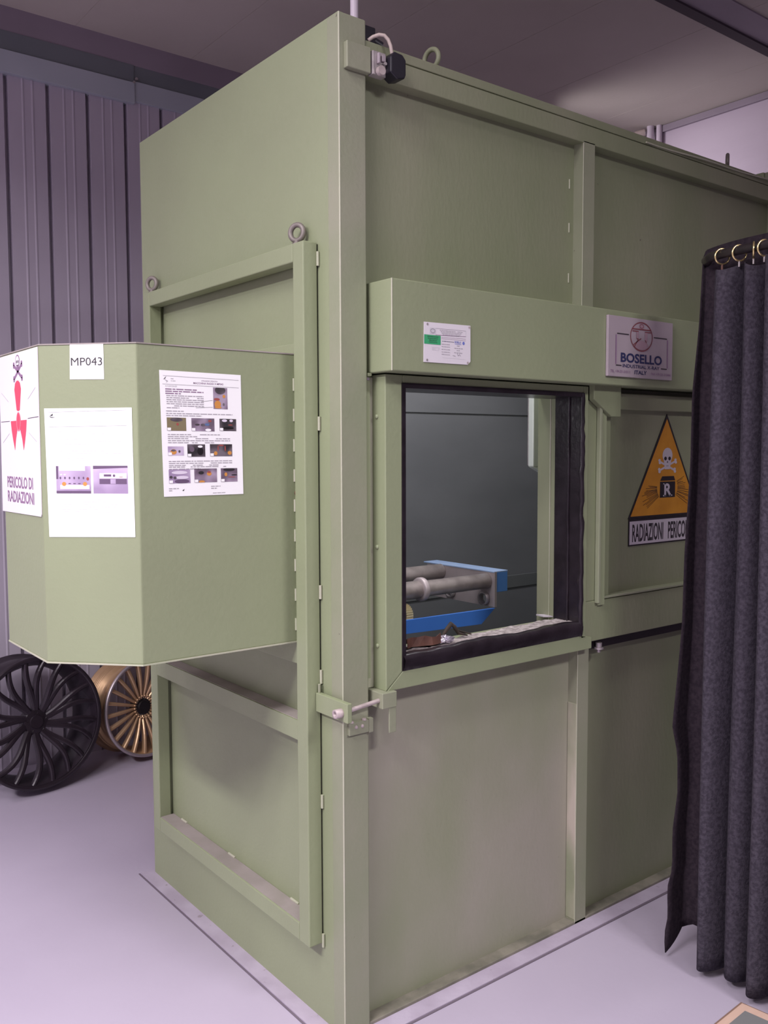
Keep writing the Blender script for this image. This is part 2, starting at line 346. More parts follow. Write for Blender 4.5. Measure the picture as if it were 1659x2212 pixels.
# front panels (recessed behind the frame) around the opening
OX0, OX1, OZ0, OZ1 = 0.171, 0.876, 0.945, 1.684
b = MB()
b.box(0.075, LX-.07, RP, 0.15, OZ1+.02, 2.45, M_GREEN_WORN_SHADE)
b.build('upper_panel', cab)
b = MB()
b.box(0.075, OX0, RP, 0.15, OZ0, OZ1+.02, M_GREEN); b.box(OX1+.012, LX-.07, RP, 0.15, OZ0, OZ1+.02, M_GREEN_WORN_SHADE); b.box(OX0, OX1+.012, RP, 0.15, OZ1, OZ1+.02, M_GREEN)
b.build('middle_panel', cab)
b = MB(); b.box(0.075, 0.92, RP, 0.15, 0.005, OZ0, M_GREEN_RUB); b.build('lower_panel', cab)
b = MB(); b.box(0.92, LX-.07, RP, 0.15, 0.005, OZ0, M_GREEN_WORN_SHADE); b.build('lower_panel', cab)
b = MB(); b.box(0.898, 0.952, 0.0, 0.06, 0.004, 2.44, M_GREEN_POST); b.box(0.8955, 0.899, 0.001, 0.036, 0.02, 0.72, M_SCRAPED)
b.build('mullion', cab, 0.002)
b = MB(); b.box(0.081, LX-.07, 0.0, RP+.01, 0.004, 0.014, M_DIRTY); b.build('base_flange', cab, 0.002)
# weld tacks along the recess edges
for zz in (2.33, 2.20, 2.05, 1.96):
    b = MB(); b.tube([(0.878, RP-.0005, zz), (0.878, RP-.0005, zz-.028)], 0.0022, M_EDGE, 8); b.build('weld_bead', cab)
# inner lead lining
b = MB()
b.box(0.09, LX-.09, 1.095, W-.06, 0.30, 2.47, M_LEAD); b.box(0.09, 0.10, 0.15, 1.1, 0.30, 2.47, M_LEAD); b.box(LX-.10, LX-.09, 0.15, 1.1, 0.3, 2.47, M_LEAD)
b.box(0.09, LX-.09, 0.15, 1.1, 0.28, 0.30, M_LEAD); b.box(0.09, LX-.09, 0.15, 1.1, 2.46, 2.47, M_LEAD)
b.box(0.09, LX-.09, 1.088, 1.096, 1.672, 2.46, M_LEAD)
b.build('lead_lining', cab)
b = MB(); b.box(0.1, LX-.1, 1.089, 1.096, 0.874, 0.934, M_LEAD_D); b.build('lining_ledge', cab, 0.004)
# inner green frame of the opening, darkened in colour for the shade there
b = MB(); b.box(0.879, 0.95, 0.077, 0.156, 0.90, 1.70, M_GREEN_WORN_SHADE); b.box(0.876, 0.89, 0.100, 0.104, 0.95, 1.69, M_EDGE); b.box(0.16, 0.95, 0.050, 0.122, 0.90, 0.970, M_GREEN_WORN_SHADE)  # pale strip on the ridge is a painted edge highlight
b.build('inner_frame', cab, 0.002)
# window frame in front of the opening
b = MB()
FY = -0.030
b.prism([(0.115, 0.898), (OX0, 0.9445), (OX0, 1.705), (0.115, 1.705)], 'y', FY, RP, M_GREEN)
b.prism([(0.1165, 0.897), (0.928, 0.897), (0.928, 0.933), (OX1, 0.9445), (OX0+.001, 0.9445)], 'y', FY, RP, M_GREEN)
b.box(OX1, 0.8985, FY, RP, 0.9345, 1.705, M_GREEN)
b.box(OX0, OX1, FY, RP, OZ1, 1.705, M_GREEN)
wf = b.build('window_frame', cab, 0.0022)
for zz in (1.60, 1.268, 1.012):
    b = MB(); b.lathe([(0.0001, .005), (.004, .0045), (.006, .002), (.006, 0)], (0.115, 0.004, zz), (-1, 0, 0), M_GREEN, 12); b.build('rivet', wf)
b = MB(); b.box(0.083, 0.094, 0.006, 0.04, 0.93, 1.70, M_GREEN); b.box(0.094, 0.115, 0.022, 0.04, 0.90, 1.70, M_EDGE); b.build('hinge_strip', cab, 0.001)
# black vinyl gasket: wavy roll round the opening
b = MB()
rs = random.Random(3)
def wavy(p0, p1, n, r, amp, bm, mm, seg=10):
    p0 = Vector(p0); p1 = Vector(p1); pts = []; rr = []
    for i in range(n+1):
        p = p0.lerp(p1, i/n); pts.append(p + Vector((rs.uniform(-amp, amp), rs.uniform(-amp, amp), rs.uniform(-amp, amp)))); rr.append(r*rs.uniform(.85, 1.15))
    bm.tube(pts, rr, mm, seg)
b.box(OX0-.004, OX0+.008, FY-.003, 0.10, OZ0, OZ1, M_BLACKVINYL)
b.box(OX0, OX1, FY-.002, 0.10, OZ1-.012, OZ1+.001, M_BLACKVINYL)
b.box(0.871, 0.8765, FY, 0.077, OZ0, OZ1, M_BLACKVINYL)
wavy((0.874, FY+.002, OZ0), (0.874, FY+.002, OZ1), 34, 0.008, 0.0018, b, M_BLACKVINYL)
wavy((0.869, FY+.05, OZ0+.03), (0.869, FY+.05, OZ1), 24, 0.004, 0.001, b, M_BLACKVINYL)
# thick folded roll along the bottom
n1 = 40
vs = []
for i in range(n1+1):
    X = OX0 + (OX1-OX0)*i/n1
    top = 0.987 - 0.0022*math.sin(i*0.31) - 0.001*math.sin(i*1.3+1)
    vs += [(X, FY-.001, 0.943), (X, FY-.007-.0015*math.sin(i*.7), 0.955), (X, FY-.009-.0015*math.sin(i*.5+2), 0.973), (X, FY-.002, top-.002), (X, FY+.016+.004*math.sin(i*.43), top+.0015), (X, FY+.03, 0.975)]
fs = []
for i in range(n1):
    for j in range(5): a = i*6+j; fs.append((a, a+6, a+7, a+1))
b.add(vs, fs, M_BLACKVINYL, True)
b.build('window_gasket', cab)
b = MB()
vs = []; nx, ny = 60, 10
for i in range(nx+1):
    for j in range(ny+1):
        vs.append((OX0+(0.885-OX0)*i/nx, -0.018+(0.062+.028*i/nx+.006*math.sin(i*.5))*j/ny, 0.984+rs.uniform(-.0016, .0016)+0.002*math.sin(i*.7)*math.sin(j)))
fs = [(i*(ny+1)+j, (i+1)*(ny+1)+j, (i+1)*(ny+1)+j+1, i*(ny+1)+j+1) for i in range(nx) for j in range(ny)]
b.add(vs, fs, M_GRIT); b.box(OX0, 0.885, -0.02, 0.048, 0.945, 0.981, M_GRIT)
b.build('sill', cab)
b = MB(); b.prism([(0.855, 0.105), (0.878, 0.085), (0.880, 0.125), (0.860, 0.140)], 'z', 0.984, 0.988, M_SIGNWHT); b.build('sill_flap', cab)
# lintel box
b = MB(); b.box(0.0931, LX-.09, -0.0843, RP, 1.7083, 1.9317, M_GREEN); b.build('lintel', cab, 0.003)
b = MB(); b.tube([(0.0945, -0.083, 1.709), (0.0945, -0.083, 1.931)], 0.0020, M_EDGE, 8); b.build('edge_highlight', cab)  # painted highlight on the lintel's left edge
b = MB(); b.box(0.084, 0.096, 0.0, 0.05, 1.700, 1.708, M_GREEN); b.box(0.0835, 0.092, 0.004, 0.02, 1.69, 1.697, M_TRIM_D); b.build('lintel_bracket', cab, 0.001)
# sliding window door, pushed open to the right
b = MB()
b.box(0.899, 1.985, -0.0285, RP-.002, 0.918, 1.045, M_GREEN_WORN_SHADE); b.box(0.899, 1.012, -0.027, RP-.002, 1.045, 1.665, M_GREEN_WORN_SHADE)
b.box(1.012, 1.985, -0.0285, RP-.002, 1.640, 1.690, M_GREEN_WORN_SHADE); b.box(1.90, 1.985, -0.03, RP-.002, 1.045, 1.65, M_GREEN_WORN_SHADE)
sd = b.build('sliding_door', cab, 0.003)
b = MB(); b.box(1.005, 1.91, -0.002, 0.03, 1.04, 1.65, M_GREEN_WORN_SHADE); b.build('door_panel', sd)
b = MB(); b.box(0.940, 0.951, -0.044, -0.028, 1.038, 1.655, M_GREEN_POST); b.box(0.951, 0.978, -0.038, -0.028, 1.03, 1.655, M_GREEN); b.build('edge_moulding', sd, 0.002)
b = MB(); b.prism([(0.978, 1.048), (1.90, 1.048), (1.90, 1.056), (0.978, 1.056)], 'y', -0.034, 0.0, M_GREEN_POST); b.build('lower_moulding', sd, 0.002)
b = MB(); b.prism([(0.90, 1.710), (1.03, 1.710), (1.03, 1.615), (0.985, 1.615), (0.90, 1.665)], 'y', -0.050, -0.030, M_GREEN_WORN_SHADE); b.build('hanger_bracket', sd, 0.002)
b = MB(); b.box(0.953, 1.98, 0.0, RP, 0.885, 0.918, M_SIGNBLK); b.build('track_gap_shade', cab)  # black box stands in for the shade in the gap under the door
b = MB(); b.cyl((0.985, -0.012, 0.905), (0.985, -0.012, 0.890), 0.010, M_ZINC, 12); b.cyl((0.985, -0.012, 0.890), (0.985, -0.012, 0.884), 0.016, M_ZINC, 6); b.cyl((0.985, -0.012, 0.884), (0.985, -0.012, 0.874), 0.006, M_ZINC, 10); b.build('roller_bolt', cab)
# eye bolts
def eyebolt(parent, x, y, z, ax, R=0.022, rr=0.006, m=M_EYE, name='eye_bolt'):
    b = MB(); ax = Vector(ax).normalized(); u = Vector((0,0,1)); v = ax.cross(u)
    c0 = Vector((x, y, z+R+0.006))
    b.tube([c0 + (u*math.cos(2*PI*i/24) + v*math.sin(2*PI*i/24))*(R-rr) for i in range(24)], rr, m, 10, True)
    b.cyl((x, y, z), (x, y, z+0.006), 0.013, m, 20); b.cyl((x, y, z+.005), (x, y, z+.012), 0.008, m, 14)
    return b.build(name, parent)
eyebolt(cab, 0.337, 0.05, 2.512, (1, 0.15, 0), 0.031, 0.0065, M_GREEN_WORN_SHADE)
eyebolt(cab, 1.753, 0.05, 2.512, (-0.55, 0.83, 0), 0.031, 0.0065)
# -------- end door with welded frame and shielding box
FX = -0.046
Y1, Y2, ZT, ZB_ = 0.0924, 1.0624, 2.0334, 0.2188
I1, I2, ZI1, ZI0 = 0.141, 1.0166, 1.987, 0.268
b = MB()
b.box(FX, -0.004, Y1, I1, ZB_, ZT, M_GREEN); b.box(FX, -0.004, I2, Y2, ZB_, ZT, M_GREEN)
b.box(FX, -0.004, I1, I2, ZI1, ZT, M_GREEN); b.box(FX, -0.004, I1, I2, ZB_, ZI0, M_GREEN)
dr = b.build('end_door', cab, 0.003)
b = MB(); b.box(-0.006, 0.0, Y1+.004, I1-.01, ZB_+.004, ZT-.004, M_SIGNBLK); b.box(-0.006, 0.0, I2+.01, Y2-.004, ZB_+.004, ZT-.004, M_SIGNBLK); b.box(-0.006, 0.0, I1-.01, I2+.01, ZI1+.01, ZT-.004, M_SIGNBLK); b.box(-0.006, 0.0, I1-.01, I2+.01, ZB_+.004, ZI0-.01, M_SIGNBLK); b.build('door_gap_seal', dr)
b = MB(); b.box(0.006, 0.011, I1-.012, I2+.01, ZI0-.012, ZI1+.012, M_GREEN); b.build('door_panel', dr)
b = MB(); b.box(FX+.001, 0.006, I1-.001, I2+.001, 0.761, 0.813, M_GREEN); b.box(FX+.006, 0.005, I1, I2, 0.8125, 0.8142, M_DUST); b.build('middle_rail', dr, 0.002)
b = MB(); b.box(FX+.004, 0.005, I1, I2, ZI0-.001, ZI0+.0012, M_DUST); b.build('dusty_ledge', dr)
b = MB(); b.box(-0.022, 0.006, I1-.001, I2+.001, 0.953, 1.790, M_GREEN); b.build('backing_plate', dr, 0.002)
D, YA, YCc, YFar, YG = 0.6137, 0.1728, 0.3463, 0.6622, 0.8357
AX = 0.4493
ZB1, ZB0 = 1.7615, 1.0146
b = MB()
pl = [(-0.021, YA), (-AX, YA), (-D, YCc), (-D, YFar), (-AX, YG), (-0.021, YG)]
b.prism(pl, 'z', ZB0, ZB1, M_GREEN)
sb = b.build('shielding_box', dr, 0.003)
b = MB()
pl2 = [(-0.021, YA-.0015), (-AX-.0006, YA-.0015), (-D-.0015, YCc-.0006), (-D-.0015, YFar+.0006), (-AX-.0006, YG+.0015), (-0.021, YG+.0015)]
b.prism(pl2, 'z', ZB0-.003, ZB0+.0008, M_EDGE); b.build('box_rim', dr)
b = MB(); b.prism(pl2, 'z', ZB1-.0008, ZB1+.002, M_DUST); b.build('box_rim', dr)
for i in range(9):
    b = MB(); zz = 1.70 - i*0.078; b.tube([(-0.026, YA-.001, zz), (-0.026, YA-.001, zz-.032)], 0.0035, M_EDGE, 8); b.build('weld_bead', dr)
b = MB(); b.lathe([(0.0001, .012), (.006, .012), (.006, 0)], (-0.022, 0.156, 1.405), (-1, 0, 0), M_RUST, 12); b.build('bolt', dr)
eyebolt(dr, -0.022, 0.156, ZT, (1, 0.45, 0), 0.0265, 0.0068)
eyebolt(dr, -0.022, 1.045, ZT, (1, 0.45, 0), 0.0265, 0.0068)
for zz in (2.01, 1.60, 1.17, 0.95, 0.62, 0.245):
    b = MB(); b.tube([(-0.004, Y1-.003, zz), (-0.004, Y1-.003, zz-.035)], 0.004, M_EDGE, 8); b.build('weld_bead', dr)
for yy in (0.93, 0.60, 0.24):
    b = MB(); b.tube([(0.004, yy+.02, ZI0+.003), (0.004, yy-.02, ZI0+.003)], 0.004, M_EDGE, 8); b.build('weld_bead', dr)
# tapped latch lug on the door with drawing rod, bracket and stop
b = MB(); b.box(-0.020, -0.006, -0.048, 0.0915, 0.844, 0.893, M_GREEN); b.tube([(-0.012, 0.086, 0.893), (-0.012, 0.086, 0.915)], 0.004, M_EDGE, 8); lg = b.build('latch_lug', dr, 0.002)
b = MB(); b.lathe([(0.0055, 0), (.0055, .022), (.0115, .022), (.0115, .0)], (-0.018, -0.022, 0.866), (-1, 0, 0), M_BOLT, 20); b.lathe([(.0001, .004), (.006, .004)], (-0.018, -0.022, 0.866), (-1, 0, 0), M_SIGNBLK, 12); b.build('latch_collar', dr)
b = MB(); b.box(0.094, 0.141, -0.042, RP, 0.8575, 0.8985, M_GREEN_POST); b.box(0.117, 0.1405, -0.040, -0.036, 0.791, 0.860, M_GREEN_POST); br = b.build('latch_bracket', cab, 0.002)
b = MB(); b.cyl((-0.010, -0.022, 0.866), (0.100, -0.026, 0.8785), 0.0055, M_BOLT, 14); b.build('latch_rod', br)
b = MB(); b.box(0.013, 0.074, -0.011, 0.0, 0.797, 0.829, M_GREEN_POST); b.box(0.074, 0.087, -0.013, 0.0, 0.795, 0.832, M_GREEN_POST)
for xx, zz in ((0.034, 0.817), (0.053, 0.8165)): b.lathe([(0.0001, .004), (.004, .003), (.005, 0)], (xx, -0.011, zz), (0, -1, 0), M_BOLT, 10)
for xx in (0.022, 0.062): b.lathe([(0.0001, .006), (.006, .004), (.007, 0)], (xx, -0.006, 0.829), (0, 0, 1), M_BOLT, 10)
b.build('latch_stop', cab, 0.0015)
b = MB(); b.cyl((0.148, RP, 0.861), (0.148, RP-.006, 0.861), 0.006, M_RUST, 10); b.build('bolt', cab)
# -------- limit switch at the top of the post
b = MB(); b.box(0.014, 0.085, -0.016, 0.0, 2.429, 2.4905, M_GREEN_POST); ls = b.build('limit_switch', cab, 0.002, label='green bracket carrying a black limit switch')
b = MB(); b.box(0.088, 0.128, -0.020, 0.0, 2.428, 2.485, M_ZINC)
b.cyl((0.106, -0.022, 2.437), (0.106, -0.034, 2.437), 0.011, M_BOLT, 18); b.box(0.100, 0.106, -0.028, -0.020, 2.455, 2.480, M_PLATE); b.box(0.112, 0.124, -0.026, -0.02, 2.462, 2.478, M_PLATE); b.cyl((0.120, -0.026, 2.457), (0.120, -0.03, 2.457), 0.004, M_ZINC, 10)
b.build('switch_head', ls, 0.0015)
b = MB(); b.prism([(0.128, 2.437), (0.150, 2.424), (0.172, 2.430), (0.176, 2.44), (0.176, 2.475), (0.165, 2.486), (0.140, 2.488), (0.128, 2.475)], 'y', -0.040, 0.0, M_BLACKPL); b.build('switch_body', ls, 0.003)
b = MB(); b.tube([(0.096, 0.01, 2.519), (0.105, 0.002, 2.527), (0.116, -0.008, 2.5315), (0.128, -0.014, 2.531), (0.137, -0.018, 2.522), (0.143, -0.02, 2.508), (0.148, -0.02, 2.487)], 0.0045, M_CABLE, 10); b.build('switch_cable', ls)
b = MB(); b.prism([(0.105, 0.075), (0.170, 0.075), (0.170, 0.115), (0.105, 0.115)], 'z', 2.505, 2.592, M_BLACKPL); b.cyl((0.168, 0.09, 2.565), (0.195, 0.085, 2.555), 0.012, M_BLACKPL, 10); b.build('cable_box', cab, 0.003)

# ------------------------------------------------------------------ conduits
b = MB(); b.cyl((0.150, 0.140, 2.505), (0.150, 0.140, ZC), 0.0105, M_PVC, 16)
tag(b.build('conduit'), 'thin white conduit rising from the cabinet roof behind the corner post', 'pipe')
b = MB(); b.cyl((3.62, 1.735, 0), (3.62, 1.735, ZC), 0.022, M_PVC, 16)
tag(b.build('wall_pipe'), 'white pipe on the off-white wall, the one next to the tan elbow fitting', 'pipe')
b = MB(); b.cyl((3.65, 1.69, 0), (3.65, 1.69, ZC), 0.018, M_PVC, 16)
tag(b.build('wall_pipe'), 'thinner white wall pipe, the one nearer the dark wall trim', 'pipe')
b = MB(); b.tube([(3.60, 1.76, 3.50), (3.57, 1.80, 3.49), (3.56, 1.83, 3.47), (3.59, 1.85, 3.46)], 0.022, M_CABLE, 10)
tag(b.build('pipe_fitting'), 'small tan elbow fitting beside the white wall pipes under the ceiling', 'pipe fitting')

# ------------------------------------------------------------------ tube lamp and roller stand inside the cabinet
lm = thing('strip_lamp', (1.06, 0.32, 1.43), 'white strip lamp hanging upright inside the cabinet window', 'lamp')
b = MB(); b.box(1.015, 1.085, 0.30, 0.325, 1.455, 2.0, M_LAMP); b.prism([(1.015, 1.455), (1.085, 1.455), (1.085, 1.425)], 'y', 0.30, 0.325, M_LAMP); b.build('lamp_cover', lm, 0.004)
b = MB(); b.box(1.04, 1.06, 0.325, 0.35, 1.46, 2.46, M_ZINC); b.build('mounting_bar', lm)

ty = 0.45
rsn = thing('roller_stand', (0.6, 0.6, 0.30), 'blue framed part turner with two steel rollers inside the cabinet', 'roller stand')
def roller(y, z, x1, r, ring):
    b = MB(); b.lathe([(r*.7, 0), (r, 0.004), (r, x1-0.16), (r*.7, x1-0.156)], (0.16, y, z), (1, 0, 0), M_STEEL, 32)
    b.lathe([(.0001, 0), (r*.7, 0)], (0.16, y, z), (1, 0, 0), M_STEEL, 24, False); b.lathe([(r*.7, x1-.156), (.0001, x1-.156)], (0.16, y, z), (1, 0, 0), M_STEEL, 24, False)
    o = b.build('roller', rsn)
    if ring:
        b = MB(); b.lathe([(r-.002, -.010), (r*1.42, -.010), (r*1.48, -.006), (r*1.48, .006), (r*1.42, .010), (r-.002, .010)], (ring, y, z), (1, 0, 0), M_STEELPL, 36); b.build('collar', o)
        b = MB(); b.lathe([(r*1.12, 0), (r*1.12, .10), (r*.9, .102)], (ring-.115, y, z), (1, 0, 0), M_STEEL, 32); b.build('sleeve', o)
roller(0.475, 1.048, 0.968, 0.027, 0.660)
roller(0.72, 1.058, 1.000, 0.027, None)
b = MB()
# end plate with two bearing holes (plane across the stand)
def plate_x(b, x0, x1, pts, holes, m):
    # polygon in (y,z) with circular holes bridged by a bmesh triangulation
    import mathutils
    loops = [pts] + [[(cy+rr*math.cos(2*PI*i/24), cz+rr*math.sin(2*PI*i/24)) for i in range(24)] for cy, cz, rr in holes]
    tri = mathutils.geometry.tessellate_polygon([[Vector((p[0], p[1], 0)) for p in l] for l in loops])
    flat = [p for l in loops for p in l]
    vs = [(x0, p[0], p[1]) for p in flat] + [(x1, p[0], p[1]) for p in flat]; nn = len(flat); fs = []
    for tt in tri: fs.append(tuple(tt)); fs.append(tuple(nn+i for i in reversed(tt)))
    s0 = 0
    for l in loops:
        for i in range(len(l)): a = s0+i; c2 = s0+(i+1) % len(l); fs.append((a, c2, nn+c2, nn+a))
        s0 += len(l)
    b.add(vs, fs, m)
plate_x(b, 0.969, 0.979, [(0.435, 0.958), (0.435, 1.083), (0.80, 1.083), (0.80, 0.958)], [(0.482, 0.985, 0.021), (0.66, 0.99, 0.021)], M_STEELPL)
ep = b.build('end_plate', rsn, 0.001)
b = MB(); b.lathe([(.019, 0), (.024, 0), (.024, .018), (.019, .018), (.019, 0)], (0.953, 0.482, 0.985), (1, 0, 0), M_ZINC, 28); b.build('bearing_ring', ep)
b = MB(); b.lathe([(.019, 0), (.024, 0), (.024, .018), (.019, .018), (.019, 0)], (0.953, 0.66, 0.99), (1, 0, 0), M_ZINC, 28); b.build('bearing_ring', ep)
# blue channel across the end: pale top flange, light near end
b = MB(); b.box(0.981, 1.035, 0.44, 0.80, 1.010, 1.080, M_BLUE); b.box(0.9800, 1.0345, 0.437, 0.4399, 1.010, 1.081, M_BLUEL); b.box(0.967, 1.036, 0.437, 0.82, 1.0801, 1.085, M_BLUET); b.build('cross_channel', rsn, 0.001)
b = MB(); b.prism([(0.16, 0.925), (0.905, 0.905), (0.972, 0.955), (0.16, 0.965)], 'y', 0.435, 0.445, M_BLUE); b.build('side_beam', rsn, 0.001)
b = MB(); b.box(0.30, 0.38, 0.445, 0.79, 0.30, 0.93, M_LEAD_D); b.build('pedestal', rsn, 0.003)
b = MB()
for i in range(9):
    a = -0.5+i*0.24; b.box(0.590, 0.618, 0.50-0.033*math.cos(a)-.0035, 0.50-0.033*math.cos(a)+.0035, 0.965+0.033*math.sin(a)-.003, 0.965+0.033*math.sin(a)+.003, M_BRASSY)
b.lathe([(0.0001, 0), (.028, 0), (.028, .02), (.0001, .02)], (0.602, 0.50, 0.965), (1, 0, 0), M_SIGNBLK, 24)
b.build('drive_sprocket', rsn)

# debris on the sill
b = MB(); rs2 = random.Random(5)
vs = []
for i in range(7):
    vs += [(0.215+i*0.020, 0.002+0.008*math.sin(i*1.1)+rs2.uniform(-.003, .003), 0.990), (0.215+i*0.020, 0.006+0.008*math.sin(i*1.1), 1.014+rs2.uniform(-.004, .004)), (0.217+i*0.020, 0.040+rs2.uniform(-.005, .005), 0.994)]
b.add(vs, [(i*3+j, (i+1)*3+j, (i+1)*3+j+1, i*3+j+1) for i in range(6) for j in range(2)], M_RUST)
o = b.build('tape_strip'); o.modifiers.new('s', 'SOLIDIFY').thickness = 0.002
tag(o, 'rusty brown strip of tape curled on the window sill', 'tape')
b = MB(); bmx = bmesh.new(); bmesh.ops.create_icosphere(bmx, subdivisions=3, radius=1)
vs = [(0.352+v.co.x*0.030*(1+rs2.uniform(-.3, .3)), 0.012+v.co.y*0.016*(1+rs2.uniform(-.3, .3)), 0.9945+v.co.z*0.011*(1+rs2.uniform(-.4, .4))) for v in bmx.verts]
b.add(vs, [tuple(v.index for v in ff.verts) for ff in bmx.faces], M_FOIL); bmx.free()
tag(b.build('foil_scrap'), 'crumpled silvery foil scrap lying on the gritty window sill', 'foil')
b = MB(); b.tube([(0.37, 0.045, 0.992), (0.395, 0.05, 1.012), (0.413, 0.052, 1.024), (0.422, 0.048, 1.016), (0.432, 0.042, 0.997), (0.46, 0.035, 0.989)], [.003, .006, .008, .006, .005, .002], M_TWIG, 7); b.tube([(0.422, 0.048, 1.010), (0.445, 0.05, 1.0), (0.48, 0.04, 0.989)], [.004, .003, .002], M_TWIG, 6)
tag(b.build('debris_lump'), 'dark twisted lump of debris behind the foil on the sill', 'debris')

# ------------------------------------------------------------------ papers and signs
T_CH = frame((-D, YCc, 0), (D-AX, YA-YCc, 0))           # chamfer of the box, u from its far edge
T_SD = frame((-AX, YA, 0), (1, 0, 0))                   # long side of the box
T_FR = frame((-D, YFar, 0), (0, -1, 0))                 # front of the box, u from the far edge
def on(T, h=0.0): return T @ Matrix.Translation((0, 0, h))
def sheet(T, root, corners, m, name='sheet', h=0.0006, th=0.0006):
    b = MB(T); n = len(corners)
    vs = [(p[0], p[1], h) for p in corners] + [(p[0], p[1], h+th) for p in corners]
    b.add(vs, [tuple(range(n))[::-1], tuple(range(n, 2*n))] + [(i, (i+1) % n, n+(i+1) % n, n+i) for i in range(n)], m)
    return b.build(name, root)
HP = 0.0016
def W3(T, u, v): return T @ Vector((u, v, 0))

# label MP043
rt = thing('number_label', W3(T_CH, 0.118, 1.680), 'square white label reading MP043 at the top of the green box', 'label')
sheet(T_CH, rt, [(0.076, 1.681), (0.1600, 1.680), (0.1600, 1.7605), (0.078, 1.7605)], M_PAPER)
b = MB(T_CH); b.text('MP043', 0.080, 0.1565, 1.712, 1.7305, HP, M_INK, 0.0); b.build('lettering', rt)

# left instruction sheet
rt = thing('instruction_sheet', W3(T_CH, 0.12, 1.316), 'white instruction sheet with two lilac photos, below the MP043 label', 'paper sheet')
sheet(T_CH, rt, [(0.014, 1.3135), (0.2275, 1.3155), (0.2255, 1.6145), (0.010, 1.6145)], M_PAPER)
b = MB(T_CH); rnd = random.Random(2)
b.line((0.02, 1.6055), (0.212, 1.609), 0.0008, HP, M_INKG); b.line((0.02, 1.5715), (0.213, 1.5735), 0.0008, HP, M_INKG)
b.poly([(0.023, 1.5975), (0.032, 1.6025), (0.0305, 1.597)], HP, M_INK); b.poly([(0.023, 1.597), (0.028, 1.5945), (0.039, 1.5935), (0.028, 1.5925), (0.024, 1.5945)], HP, M_INK)
b.text('ISTRUZIONE OPERATIVA', 0.085, 0.165, 1.5905, 1.5945, HP, M_INKL); b.text('MP043', 0.110, 0.150, 1.580, 1.5845, HP, M_INKL)
for v0, nl in ((1.560, 6), (1.515, 5), (1.402, 6)):
    for i in range(nl): b.words(0.042+(0.006 if i % 2 else 0), 0.205-rnd.uniform(0, .05), v0-i*0.0058, 0.0022, HP, M_INKL, rnd, 0.6)
b.build('printed_text', rt)
b = MB(T_CH); b.rect(0.0355, 0.1215, 1.4165, 1.4805, HP, M_PH_LILAC)
h2 = HP+.0002
b.rect(0.043, 0.108, 1.469, 1.4805, h2, M_PH_LITE); b.rect(0.045, 0.118, 1.4265, 1.4365, h2, M_PH_LITE); b.rect(0.0355, 0.1215, 1.4165, 1.4225, h2, M_PH_PURP); b.rect(0.0355, 0.041, 1.45, 1.4805, h2, M_PH_PURP)
for i in range(6): b.ell(0.046+i*0.0115, 1.4525, 0.0022, 0.003, h2, M_PH_PURP, 12)
for u, c1 in ((0.055, M_PH_ORANGE), (0.107, M_PH_ORANGE)): b.ell(u, 1.4385, 0.0052, 0.0048, h2+.0001, c1, 16)
b.ell(0.114, 1.4505, 0.0035, 0.004, h2, M_PH_RED, 12); b.ell(0.048, 1.4605, 0.003, 0.0015, h2, M_PAPER, 10); b.ell(0.057, 1.4605, 0.003, 0.0015, h2, M_PAPER, 10)
for u in (0.069, 0.081, 0.093): b.rect(u-.003, u+.003, 1.4385, 1.4405, h2+.0001, M_PH_PURP)
b.build('printed_photo', rt)
b = MB(T_CH); b.rect(0.1275, 0.2125, 1.4165, 1.481, HP, M_PH_LILAC)
b.poly([(0.1275, 1.4735), (0.2125, 1.4765), (0.2125, 1.481), (0.1275, 1.481)], h2, M_PH_PURP); b.rect(0.143, 0.210, 1.4515, 1.464, h2, M_PH_LITE); b.rect(0.143, 0.210, 1.4385, 1.4505, h2, M_PH_PURP); b.rect(0.170, 0.183, 1.4390, 1.4500, h2+.0001, M_PH_LILAC)
b.rect(0.154, 0.172, 1.4560, 1.4610, h2+.0001, M_PH_PURP); b.ell(0.179, 1.458, 0.003, 0.003, h2+.0001, M_PH_PURP, 12); b.rect(0.192, 0.200, 1.4545, 1.4555, h2+.0001, M_PH_RED)
b.build('printed_photo', rt)

# right instruction sheet
rt = thing('instruction_sheet', W3(T_SD, 0.16, 1.407), 'white instruction sheet crowded with ten small photos on the side of the box', 'paper sheet')
def q(u, v):   # sheet coordinates in the crop of the sheet (0..1, 0..1 down) to plane coordinates, following its slight slant
    u0 = 0.0545 + (0.0605-0.0545)*v; u1 = 0.2685 + (0.2715-0.2685)*v
    v0 = 1.703 - 0.296*v; v1 = 1.701 - 0.294*v
    return (u0+(u1-u0)*u, v0+(v1-v0)*u)
sheet(T_SD, rt, [q(0, 1), q(1, 1), q(1, 0), q(0, 0)], M_PAPER)
b = MB(T_SD); rnd = random.Random(9)
def ln(u0, v0, u1, v1, m=M_INKG, wd=0.0008): b.line(q(u0, v0), q(u1, v1), wd, HP, m)
ln(.04, .042, .97, .045); ln(.03, .108, .97, .108)
p = q(.055, .065); b.poly([(p[0]-.003, p[1]-.002), (p[0]+.005, p[1]+.006), (p[0]+.002, p[1])], HP, M_INK); b.poly([(p[0]-.002, p[1]-.001), (p[0]+.009, p[1]-.005), (p[0]+.004, p[1]-.010), (p[0]+.006, p[1]-.006)], HP, M_INKG)
p = q(.5, .072); p2 = q(.70, .072); b.text('ISTRUZIONE OPERATIVA', p[0], p2[0], p[1], p[1]+.003, HP, M_INKP)
p = q(.40, .092); p2 = q(.77, .09); b.text('MACCHINA RAGGI X MP043', p[0], p2[0], p[1]-.001, p[1]+.0035, HP, M_INKP, .01)
p = q(.13, .065); b.words(p[0], p[0]+.012, p[1], .002, HP, M_INKG, rnd); b.words(p[0], p[0]+.012, p[1]-.005, .002, HP, M_INKG, rnd)
